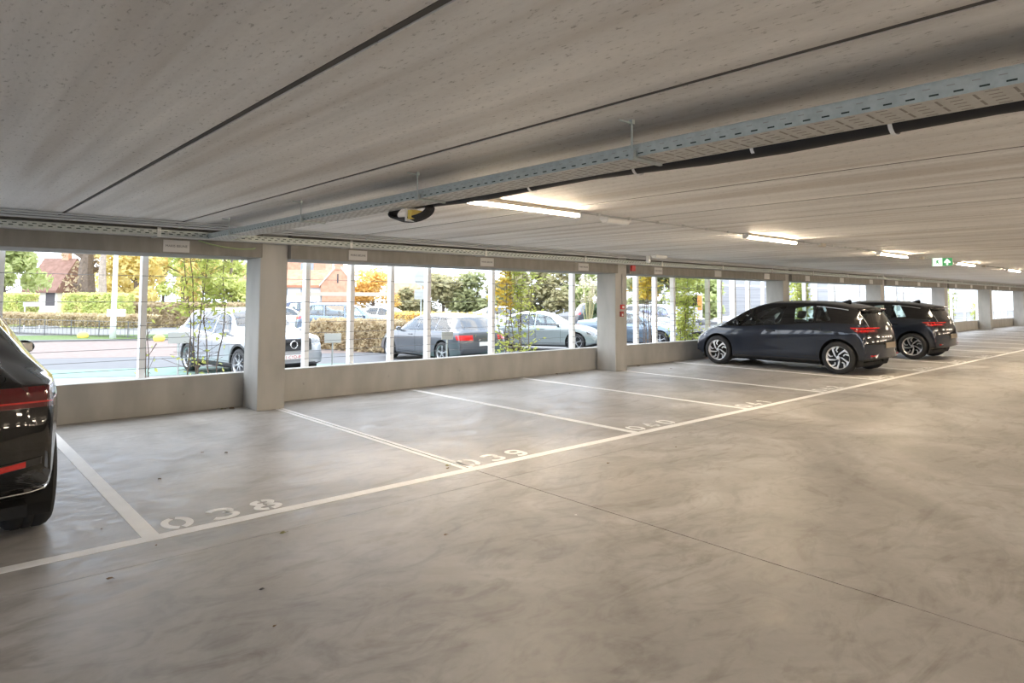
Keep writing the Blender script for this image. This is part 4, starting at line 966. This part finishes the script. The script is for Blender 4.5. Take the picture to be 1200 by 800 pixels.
def leaf_cloud(rnd, mb, c, rad, n, size):
    for _ in range(n):
        while True:
            p = Vector((rnd.uniform(-1, 1), rnd.uniform(-1, 1), rnd.uniform(-1, 1)))
            if p.length <= 1: break
        p = Vector((c[0] + p.x * rad[0], c[1] + p.y * rad[1], c[2] + p.z * rad[2]))
        d = Vector((rnd.gauss(0, 1), rnd.gauss(0, 1), rnd.gauss(0, 1))).normalized(); e = d.orthogonal().normalized(); s_ = size * rnd.uniform(.6, 1.3)
        mb.add([p - d * s_, p + e * s_ * .5, p + d * s_, p - e * s_ * .5], [(0, 1, 2, 3)])
def tree(label, px, d, ytop, ybot, wpx, lm, bark=M_bark, name='tree', n=2600, leaf=.16, trunk=.16, seed=1, clumps=16, bare=.25, cat='tree'):
    rnd = random.Random(seed * 77 + 3); X, Y_ = at(px, d); zt = zat(ytop, d); z0 = zat(ybot, d); wr = wpx * d / F_PX / 2; root = empty(name, (X, Y_, ZG), 0, label, cat, 'trees and shrubs beyond the street')
    zt -= ZG; z0 = max(.15, z0 - ZG); hh = (zt - z0)
    t = MB(); topz = zt - hh * .25; t.tube([(0, 0, -.05), (.05, .02, z0), (-.05, .05, (z0 + topz) / 2), (.03, 0, topz)], [trunk, trunk * .85, trunk * .6, trunk * .25], 8)
    f = MB(); q = n // clumps
    for i in range(clumps):
        a = rnd.uniform(0, 2 * pi); rr = wr * sqrt(rnd.random()) * .78; zc = z0 + hh * (.10 + .80 * rnd.random()); k = 1 - .55 * max(0, (zc - z0) / hh - .45)
        c = (rr * k * cos(a), rr * k * sin(a), zc); rad = wr * rnd.uniform(.28, .46); leaf_cloud(rnd, f, c, (rad, rad, min(rad * .85, hh * .3)), q, leaf)
        t.tube([(0, 0, max(.3, min(topz, zc - rad * .9))), (c[0] * .55, c[1] * .55, zc - rad * .3), c], [trunk * .35, trunk * .22, trunk * .08], 5)
    f.build('foliage', lm, root); t.build('trunk', bark, root); return root
tree('pale green willow-like tree at the far left, above the black SUV', 4, 46, 240, 345, 84, L_wil, n=5200, leaf=0.27, seed=1, clumps=26)
tree('thick brown tree trunk with tan leaves right of the small tiled house', 102, 44, 235, 372, 62, L_brn, n=900, leaf=.13, trunk=.75, seed=2, clumps=12)
tree('pale leaning trunk left of the white lamp post', 121, 42, 235, 372, 40, L_brn, bark=M_lpale, n=600, leaf=.12, trunk=.34, seed=3, clumps=8)
tree('yellow autumn tree left of the slim white post', 160, 45, 235, 372, 80, L_yel, n=3600, leaf=0.23, seed=4)
tree('yellow autumn tree behind the silver SUV', 215, 48, 235, 372, 90, L_yel, n=3600, leaf=0.24, seed=5)
tree('yellow green autumn tree just left of the nearest column', 272, 48, 240, 372, 80, L_yg, n=3400, leaf=0.24, seed=6)
for i, (px, wd, lm_, lb) in enumerate([(140, 84, L_yel, 'pale yellow tree crown far behind the white lamp post'), (192, 80, L_yg, 'yellow green tree crown between the two autumn trees'), (242, 74, L_yel, 'wide pale yellow tree crown far behind the leafy climber')]):
    tree(lb, px, 64 if px < 230 else 74, 225, 366, wd, lm_, n=4200, leaf=.27, seed=40 + i, clumps=26)
tree('orange yellow round tree right of the brick house', 438, 62, 318, 360, 62, L_org, n=3600, leaf=.2, seed=7, clumps=22)
for i, (px, yt, wd, lb) in enumerate([(482, 344, 42, 'low olive tree behind the round traffic sign'), (520, 324, 62, 'olive tree above the dark estate car roof'), (560, 320, 66, 'taller olive tree right of the round traffic sign'), (602, 322, 62, 'olive tree behind the leafy climber'), (646, 316, 60, 'grey green tree behind the pale saloon'), (680, 310, 52, 'pale green tree left of the second column')]):
    tree(lb, px, 66, yt, 372, wd, [L_olv, L_olv, L_mid][i % 3] if i < 5 else L_wil, n=3400, leaf=0.30, seed=10 + i, clumps=20)
tree('tall dark green tree just right of the second column', 752, 52, 285, 376, 56, L_mid, n=4200, leaf=0.24, seed=20, clumps=22)
tree('dark green tree behind the posts right of the second column', 785, 53, 285, 376, 56, L_mid, n=4200, leaf=0.24, seed=21, clumps=22)
tree('green tree behind the climber left of the parked hatchback bonnet', 822, 52, 300, 378, 56, L_wil, n=3600, leaf=0.24, seed=22, clumps=20)
tree('dark conifer shrub left of the second column', 700, 36, 336, 384, 30, L_dk, n=2600, leaf=.12, seed=23, cat='shrub', name='shrub')
# pampas grass
X, Y_ = at(690, 33); e = empty('pampas_grass', (X, Y_, ZG), 0, 'cream pampas grass plumes left of the second column', 'grass plant'); q = MB(); q2 = MB(); rnd = random.Random(5)
for i in range(26):
    a = rnd.uniform(0, 6.28); r_ = rnd.uniform(.2, .8); zt = rnd.uniform(1.9, 2.9); tip = Vector((r_ * cos(a), r_ * sin(a), zt)); q2.tube([(0, 0, 0), tip * .5 + Vector((0, 0, .4)), tip], .012, 4)
    leaf_cloud(rnd, q, tip, (.13, .13, .32), 46, .05)
q.build('plumes', mat('cream_plumes', (.62, .56, .42), .9), e); q2.build('stalks', mat('straw_stalks', (.42, .38, .20), .9), e)
# hedges
def hedge(label, px0, px1, d0, d1, h, m, leafm, depth=1.0, n=4200, seed=1, z0=0, leaf=.06, bare=False):
    (xa, ya), (xb, yb) = at(px0, d0), at(px1, d1); ang = atan2(yb - ya, xb - xa); Ln = hypot(xb - xa, yb - ya); root = empty('hedge', ((xa + xb) / 2, (ya + yb) / 2, ZG), ang, label, 'hedge')
    rnd = random.Random(seed); c = MB(); c.bbox(-Ln / 2 + .08, Ln / 2 - .08, -depth / 2 + .08, depth / 2 - .08, z0, h - .08, .06); c.build('twig_core', m, root)
    f = MB()
    for _ in range(n):
        u = rnd.random(); x_ = rnd.uniform(-Ln / 2, Ln / 2); 
        if u < .5: p = Vector((x_, -depth / 2 + rnd.uniform(-.05, .12), rnd.uniform(z0, h)))
        elif u < .8: p = Vector((x_, rnd.uniform(-depth / 2, depth / 2), h + rnd.uniform(-.1, .06)))
        else: p = Vector((rnd.choice((-1, 1)) * (Ln / 2 - rnd.uniform(0, .1)), rnd.uniform(-depth / 2, depth / 2), rnd.uniform(z0, h)))
        d = Vector((rnd.gauss(0, 1), rnd.gauss(0, 1), rnd.gauss(0, 1))).normalized(); e_ = d.orthogonal().normalized(); s_ = leaf * rnd.uniform(.6, 1.4); f.add([p - d * s_, p + e_ * s_ * .6, p + d * s_, p - e_ * s_ * .6], [(0, 1, 2, 3)])
    f.build('leaves', leafm, root); return root
hedge('clipped brown hedge between the silver SUV and the dark estate car', 379, 470, 25.5, 23.5, 1.05, M_hedge, L_brn, 1.2, 5200, 2)
hedge('orange brown clipped hedge behind the windscreen of the dark estate car', 462, 560, 36, 33, 1.1, M_hedge, L_org, 1.2, 3400, 3)
hedge('long clipped brown hedge behind the wire fence across the street', -40, 182, 36, 31, 1.0, M_hedge2, L_brn, .9, 9000, 4, z0=.45)
hedge('tall loose yellow green hedge at the far left, left of the cream house wall', -30, 38, 43, 42, 2.0, M_hedge2, L_yg, 1.2, 4500, 5, leaf=.10)
hedge('tall loose yellow green hedge around the white lamp post, right of the cream house', 84, 150, 41, 40, 2.0, M_hedge2, L_yg, 1.2, 4500, 8, leaf=.10)
hedge('tan hedge behind the silver SUV', 150, 300, 42, 42, 1.45, M_hedge2, L_brn, 1.2, 6000, 6, leaf=.10)
# low wire fence
(xa, ya), (xb, yb) = at(-30, 34.6), at(180, 29.8); ang = atan2(yb - ya, xb - xa); Ln = hypot(xb - xa, yb - ya); e = empty('wire_fence', (xa, ya, ZG), ang, 'low black wire fence in front of the long clipped hedge', 'fence')
for i in range(int(Ln / 1.9) + 1): MB().tube([(i * 1.9, 0, 0), (i * 1.9, 0, .78)], .022, 6).build('fence_post', M_wire, e)
q = MB()
for z in (.08, .4, .74): q.tube([(0, 0, z), (Ln, 0, z)], .012, 5)
for i in range(int(Ln / .28)): q.tube([(i * .28, 0, .05), (i * .28 + R.uniform(-.04, .04), 0, .76)], .008, 4)
q.build('mesh_panel', M_wire, e)
M_postw = mat('white_post_paint', (.82, .84, .86), .5)
X, Y_ = at(135, 30); e = empty('lamp_post', (X, Y_, ZG), 0, 'tall white lamp post across the street left of the slim steel post', 'lamp post')
MB().tube([(0, 0, 0), (0, 0, 1.2), (0, 0, 7)], [.14, .11, .07], 12).build('pole', M_postw, e, True); MB().bbox(-.25, .45, -.12, .12, 1.0, 1.32, .02).build('control_box', M_postw, e)
X, Y_ = at(40, 38); e = empty('garden_bench', (X, Y_, ZG), radians(-20), 'white low board behind the hedge, in front of the cream house', 'bench'); MB().bbox(-.45, .45, -.04, .04, 1.3, 1.55, .01).build('board', M_postw, e); MB().box(-.4, -.34, -.03, .03, 0, 1.3).build('leg', M_postw, e); MB().box(.34, .4, -.03, .03, 0, 1.3).build('leg', M_postw, e)
for px, d, nm in ((100, 30.2, 'left yellow rounded kerb block across the street'), (189, 28.5, 'right yellow rounded kerb block beside the rear of the silver SUV')):
    X, Y_ = at(px, d); q = MB(); q.ico((0, 0, 0.06), .24, (1.0, .55, .75), 3); o = q.build('kerb_block', M_yel, None, True, (X, Y_, ZG + .06)); o.rotation_euler = (0, 0, -.5); tag(o, nm, 'kerb block')
M_back = mat('grey_sign_back', (.40, .41, .38), .5)
def board(px, d, yt, yb, wpx, label, yfoot=None):
    X, Y_ = at(px, d); s_ = d / F_PX; zt = zat(yt, d) - ZG; zb = zat(yb, d) - ZG; wd = wpx * s_ / 2
    e = empty('bay_sign', (X, Y_, ZG), -radians(18), label, 'sign', 'small grey bay signs outside'); MB().bbox(-wd, wd, -.012, .012, zb, zt, .004).build('board', M_back, e); MB().tube([(0, .02, 0), (0, .02, zt - .05)], .02, 8).build('pole', M_galv, e)
board(212, 14.5, 392.5, 405.5, 22, 'small grey sign board low in front of the rear wheel of the silver SUV')
board(391.5, 17, 393, 404, 19, 'small grey sign board on a thin pole in front of the brown hedge')
board(525, 13.6, 390.5, 399.5, 14, 'small grey sign board in front of the dark grey estate car')
X, Y_ = at(494, 29); e = empty('traffic_sign', (X, Y_, ZG), -radians(30), 'round traffic sign seen from behind with a square plate below, over the dark estate car', 'traffic sign'); z = zat(328, 29) - ZG
MB().lathe([(-.015, 0), (-.015, .33), (.015, .34), (.015, 0)], 28, 'Z', Matrix.Translation((0, 0, z)) @ Matrix.Rotation(pi / 2, 4, 'X')).build('round_plate', M_back, e); MB().bbox(-.30, .30, -.015, .015, z - .93, z - .50, .005).build('lower_plate', M_back, e)
MB().tube([(0, .04, 0), (0, .04, z + .2)], .035, 10).build('pole', M_galv, e)
[MB().box(-.28, .28, -.03, -.016, z + dz - .015, z + dz + .015).build('bracket', M_galv, e) for dz in (.12, -.12, -.6, -.8)]

# ================================================================== BUILDINGS
M_roof = mat('red_roof_tiles', (.42, .16, .09), .8, col2=(.58, .26, .16), scale=2.2, detail=6); M_roofb = mat('brown_roof_tiles', (.16, .085, .06), .85, col2=(.23, .13, .10), scale=3, detail=6)
M_brk = mat('orange_brick', (.48, .25, .16), .85, col2=(.60, .34, .23), scale=3, detail=8); M_cream = mat('cream_render', (.72, .68, .56), .8); M_wren = mat('white_render', (.80, .80, .79), .8); M_wgl = mat('window_grey_glass', (.30, .34, .38), .15); M_dk = mat('dark_opening', (.08, .07, .07), .6)
def part(m, name, parent, *b_, c=.01): return MB().bbox(*b_, c).build(name, m, parent)
# small tiled house
X, Y_ = at(68, 62); e = empty('house', (X, Y_, ZG), radians(-38), 'small cream house with brown tiled roof at the left, behind the hedges', 'house')
zr = zat(306, 62) - ZG; ze = zat(343, 62) - ZG; part(M_cream, 'wall', e, -1.9, .9, -1.5, 3, 0, ze)
q = MB(); q.prism([(-1.9, ze - .15), (1.2, zr), (1.4, zr), (4.4, ze - .15), (4.4, ze - .35), (-1.9, ze - .35)], -2.0, 1.0, lambda u, v, d: (d, u, v)); q.build('roof', M_roofb, e); part(M_brk, 'chimney', e, -.3, .3, 1.0, 1.6, zr - .3, zr + .9)
for x0 in (-1.5, -.1): part(M_dk, 'window', e, x0, x0 + .8, -1.53, -1.49, 1.0, 2.2)
# brick house with gable
D_ = 58; X, Y_ = at(396, D_); AZH = -radians(36); e = empty('house', (X, Y_, ZG), AZH, 'orange brick house with red tiled roof, gable and chimney, right of the nearest column', 'house')
zp = zat(316, D_) - ZG; zev = zat(337, D_) - ZG; gw = 1.45
q = MB(); q.prism([(-gw, 0), (gw, 0), (gw, zev), (.28, zp - .05), (-.28, zp - .05), (-gw, zev)], 0, .3, lambda u, v, d: (u, d, v)); q.build('gable_wall', M_brk, e)
q = MB()
for sg in (-1, 1): q.prism([(sg * (gw + .12), zev - .12), (sg * (gw + .12), zev + .06), (sg * .25, zp + .1), (sg * .25, zp - .08)], -.08, .32, lambda u, v, d: (u, d, v))
q.build('gable_coping', M_cream, e); part(M_brk, 'chimney', e, -.38, .38, -.05, .5, zp - .2, zp + .28); part(M_dk, 'window', e, -.06, .06, -.03, 0.0, zev + .2, zev + 1.0)
q = MB(); q.prism([(-.2, zev), (1.9, zp - .15), (4.0, zev), (4.0, zev - .2), (-.2, zev - .2)], -gw - 8.2, -.15, lambda u, v, d: (d, u + .4, v)); q.build('roof', M_roof, e)
part(M_wren, 'wall', e, -gw - 8, -gw, .45, 4, 0, zev - .1); 
for i in range(4): part(M_wgl, 'window', e, -gw - 7.2 + 1.8 * i, -gw - 6.5 + 1.8 * i, .42, .46, zev - .9, zev - .3)
X, Y_ = at(362, 74); e = empty('house', (X, Y_, ZG), AZH, 'taller pale orange house front behind the brick house roof, with a blue grey window', 'house'); zt = zat(304, 74) - ZG
part(M_brk, 'wall', e, -2.6, 1.8, 0, 5, 0, zt); part(M_wgl, 'window', e, -.9, .5, -.04, .01, zt - 1.7, zt - .7); q = MB(); q.prism([(-.3, zt), (2.5, zt + .5), (5.3, zt)], -2.8, 2.0, lambda u, v, d: (d, u, v)); q.build('roof', M_roof, e)
X, Y_ = at(474, 78); e = empty('house', (X, Y_, ZG), AZH, 'low house with plain red roof behind the round traffic sign', 'house'); zt = zat(333, 78) - ZG; zev = zat(346, 78) - ZG
part(M_wren, 'wall', e, -2, 2, 0, 5, 0, zev); q = MB(); q.prism([(-.3, zev), (2.5, zt), (5.3, zev)], -2.2, 2.2, lambda u, v, d: (d, u, v)); q.build('roof', M_roof, e)
# long canopy roof behind the parked cars
(xa, ya) = at(392, 50); e = empty('canopy', (xa, ya, ZG), AZH, 'long low pale canopy roof behind the parked cars below the brick house', 'canopy'); z = zat(345, 48) - ZG
part(mat('tan_canopy_sheet', (.42, .37, .30), .7), 'roof', e, -2.6, 4.2, -1, 1.2, z - .28, z)
for i in range(3): part(M_wren, 'post', e, -3.3 + 2.3 * i, -3.2 + 2.3 * i, -.05, .05, 0, z - .28)
# white office building on the right
e = empty('office_building', (49.5, 30.0, ZG), 0, 'long white building with tall grey window strips, right of the second column beyond the posts', 'building')
part(M_wren, 'wall', e, 0, 120, 0, 10, 0, 9.5, c=.03)
wx = [.6, 3.2, 5.9, 8.8, 12.2, 16, 20, 24.5, 29, 33, 37.5, 43, 50, 58, 68, 80]
M_bgl = mat('pale_blue_glass', (.38, .50, .62), .2); M_ggl = mat('grey_roller_shutter', (.30, .30, .31), .5, var=.12, scale=3, stretch=(.05, .05, 2.5))
for i, x0 in enumerate(wx):
    wv = 1.9 + .09 * x0 * .3; blue = 20 < x0 < 40; f = part(M_bgl if blue else M_ggl, 'window', e, x0, x0 + wv, -.06, .02, .5, 5.4)
    MB().box(x0, x0 + wv, -.09, -.062, 3.0, 3.12).build('transom', M_wren, f)
for i, px in enumerate((842, 864)):
    pass
X, Y_ = at(798, 39); e = empty('parked_van', (X, Y_, ZG), radians(-50), 'white van with orange rear panel in the far row, between the second and third posts', 'van'); q = MB(); q.bbox(-.9, .9, -2.4, 2.2, .35, 2.3, .12); q.build('van_body', p_wh, e, True)
part(C_dglass, 'rear_window', e, -.6, .6, -2.43, -2.38, 1.5, 2.05); part(M_org_ := mat('orange_panel', (.75, .25, .06), .4), 'orange_panel', e, .62, .86, -2.44, -2.39, 1.3, 2.1)
for sd in (1, -1):
    for yy in (-1.5, 1.4): make_wheel(.33, .2, 'five', e, sd * .8, yy, sd)

# ================================================================== CLIMBING PLANTS AT THE FACADE
def climber(label, X0, X1, zt, zb, lm, n, seed, stems=4, Yp=10.35, leaf=.042, sparse=.25, lm2=None):
    rnd = random.Random(seed * 13); xc = (X0 + X1) / 2; root = empty('climbing_shrub', (xc, Yp, ZG), 0, label, 'shrub', 'young shrubs along the facade'); hw = (X1 - X0) / 2; st = MB(); f = MB(); f2 = MB()
    for i in range(stems):
        bx = rnd.uniform(-hw * .45, hw * .45); pts = [Vector((bx, rnd.uniform(-.08, .08), -.02))]; z = 0; x_ = bx; y_ = pts[0].y; lean = rnd.uniform(-.12, .12)
        while z < zt - ZG:
            z += .22; x_ += lean * .22 + rnd.uniform(-.03, .03); y_ += rnd.uniform(-.03, .03); x_ = max(-hw, min(hw, x_)); y_ = max(-.18, min(.3, y_)); pts.append(Vector((x_, y_, z)))
        st.tube(pts, [max(.004, .012 - .008 * j / len(pts)) for j in range(len(pts))], 5)
        for p in pts[2:]:
            for _ in range(3):
                a = rnd.uniform(0, 6.28); ln = rnd.uniform(.10, .62) * min(1, hw * 1.6); tip = p + Vector((cos(a) * ln, sin(a) * ln * .5, rnd.uniform(-.05, .22))); tip.y = max(-.2, tip.y)
                st.tube([p, tip], .003, 4)
                dens = 1.0 if p.z + ZG > zb else sparse
                for _k in range(int(n * dens * rnd.uniform(.3, 1.5))):
                    c = p.lerp(tip, rnd.uniform(.2, 1.1)) + Vector((rnd.gauss(0, .05), rnd.gauss(0, .05), rnd.gauss(0, .06))); c.y = max(-.22, c.y)
                    d = Vector((rnd.gauss(0, 1), rnd.gauss(0, 1), rnd.gauss(0, .8))).normalized(); e_ = d.orthogonal().normalized(); s_ = leaf * rnd.uniform(.6, 1.3)
                    (f2 if lm2 and c.x < -hw * .35 and c.z + ZG > 1.2 else f).add([c - d * s_, c + e_ * s_ * .5 - d * .1 * s_, c + d * s_, c - e_ * s_ * .5 - d * .1 * s_], [(0, 1, 2, 3)])
    st.build('stems', M_bark, root); f.build('leaves', lm, root)
    if lm2: f2.build('orange_leaves', lm2, root)
    return root
climber('yellow green climbing shrub in front of the silver SUV, left of the nearest column', 2.70, 3.75, 2.6, 1.3, L_clm, 13, 1, stems=5, leaf=.047, sparse=.12)
climber('sparse young twig right beside the slim white post', 2.35, 2.62, 1.0, .9, L_clm, 2, 2, stems=2, sparse=.5)
climber('dense yellow green climbing shrub in front of the pale saloon, orange leaves on its left', 8.7, 10.35, 2.35, 1.2, L_clm, 9, 3, stems=8, leaf=.055, sparse=.35, lm2=L_cl2)
climber('orange and yellow climbing shrub behind the first posts right of the second column', 13.15, 14.45, 2.5, 1.45, L_cl2, 14, 4, stems=6, leaf=.055, sparse=.03)
climber('tall green climbing shrub left of the nearer hatchback bonnet', 15.0, 16.2, 2.6, .5, L_clm, 14, 5, stems=7, leaf=.055, sparse=.8)
climber('green climbing shrub seen above the nearer hatchback roof', 21.6, 23.2, 2.6, .5, L_clm, 14, 6, stems=6, leaf=.06)
climber('green climbing shrub beyond the farther hatchback', 38.9, 41, 2.6, .5, L_clm, 6, 7, stems=5, leaf=.06)
climber('low green shrub in the far opening past the hatchbacks', 43.5, 45.5, 1.0, .3, L_clm, 6, 8, stems=5, leaf=.06)

# ================================================================== FLOOR DEBRIS
def dleaf(px_l, x, y, s_, m, label, ang=0.0, cat='leaf', name='dead_leaf'):
    q = MB(); n = 8; vs = [(0, 0, .006)]; 
    for i in range(n): a = 2 * pi * i / n; rr = s_ * (1 if i % 2 == 0 else .72); vs.append((rr * cos(a), rr * .55 * sin(a), .001 + .010 * abs(cos(a * 1.0 + 1)) * (s_ / .03)))
    q.add(vs, [(0, i + 1, (i + 1) % n + 1) for i in range(n)]); q.add([(v[0], v[1], v[2] + .0012) for v in vs], [(0, (i + 1) % n + 1, i + 1) for i in range(n)])
    o = q.build(name, m, None, False, (x, y, .001)); o.rotation_euler = (0, 0, ang); tag(o, label, cat, 'dead leaves on the garage floor')
DL = [(1.836, 4.238, .032, M_leafo, 'olive dead leaf on the floor below the 8 of 038'), (.847, 4.173, .026, M_leafd, 'brown dead leaf below the foot of the line beside the black SUV'),
      (1.412, 3.509, .020, M_dark, 'tiny dark leaf in the left foreground, lower right of the olive leaf'), (1.575, 6.142, .026, M_leafd, 'dark folded leaf on the bay floor above the 0 of 038'),
      (2.606, 3.524, .020, M_leafd, 'small dark twig piece in the middle of the foreground floor'), (3.66, 4.93, .035, M_leafo, 'crumpled olive leaf on the jointed bay line next to 039'), (3.60, 4.86, .028, M_leafd, 'brown leaf stuck to the crumpled leaf by 039'),
      (4.837, 4.037, .022, M_leafd, 'small dark leaf right of the long line below 040'), (3.522, 3.235, .014, M_white, 'tiny white paper chip beside the long floor joint'), (2.317, 6.745, .03, M_leafd, 'dark leaf with stem on the bay floor left of the jointed bay line'),
      (2.15, 6.92, .018, M_leafd, 'thin leaf scrap left of the dark leaf with stem'), (5.883, 4.015, .016, M_leafd, 'small speck-like leaf far along the aisle floor'), (9.615, 9.35, .05, M_leafd, 'brown leaves heap at the foot of the parapet left of the second column'),
      (9.9, 9.25, .04, M_leafo, 'olive leaf against the parapet left of the second column'), (12.2, 9.3, .045, M_leafd, 'brown leaf by the parapet right of the second column'), (12.3, 8.5, .03, M_leafd, 'dark leaf in the bay right of the second column'),
      (1.16, 4.55, .012, M_leafd, 'tiny leaf crumb between the long line and the digit 0'), (1.303, 3.089, .012, M_leafd, 'tiny dark crumb at the bottom left of the floor'), (.97, 5.1, .01, M_leafd, 'tiny crumb beside the line by the black SUV'),
      (3.26, 9.32, .06, M_leafd, 'dark brown leaves in the corner left of the nearest column foot'), (3.16, 9.36, .045, M_leafo, 'olive leaf in the corner left of the nearest column')]
for i, (x, y, s_, m_, lb) in enumerate(DL): dleaf(0, x, y, s_, m_, lb, R.uniform(0, 3))
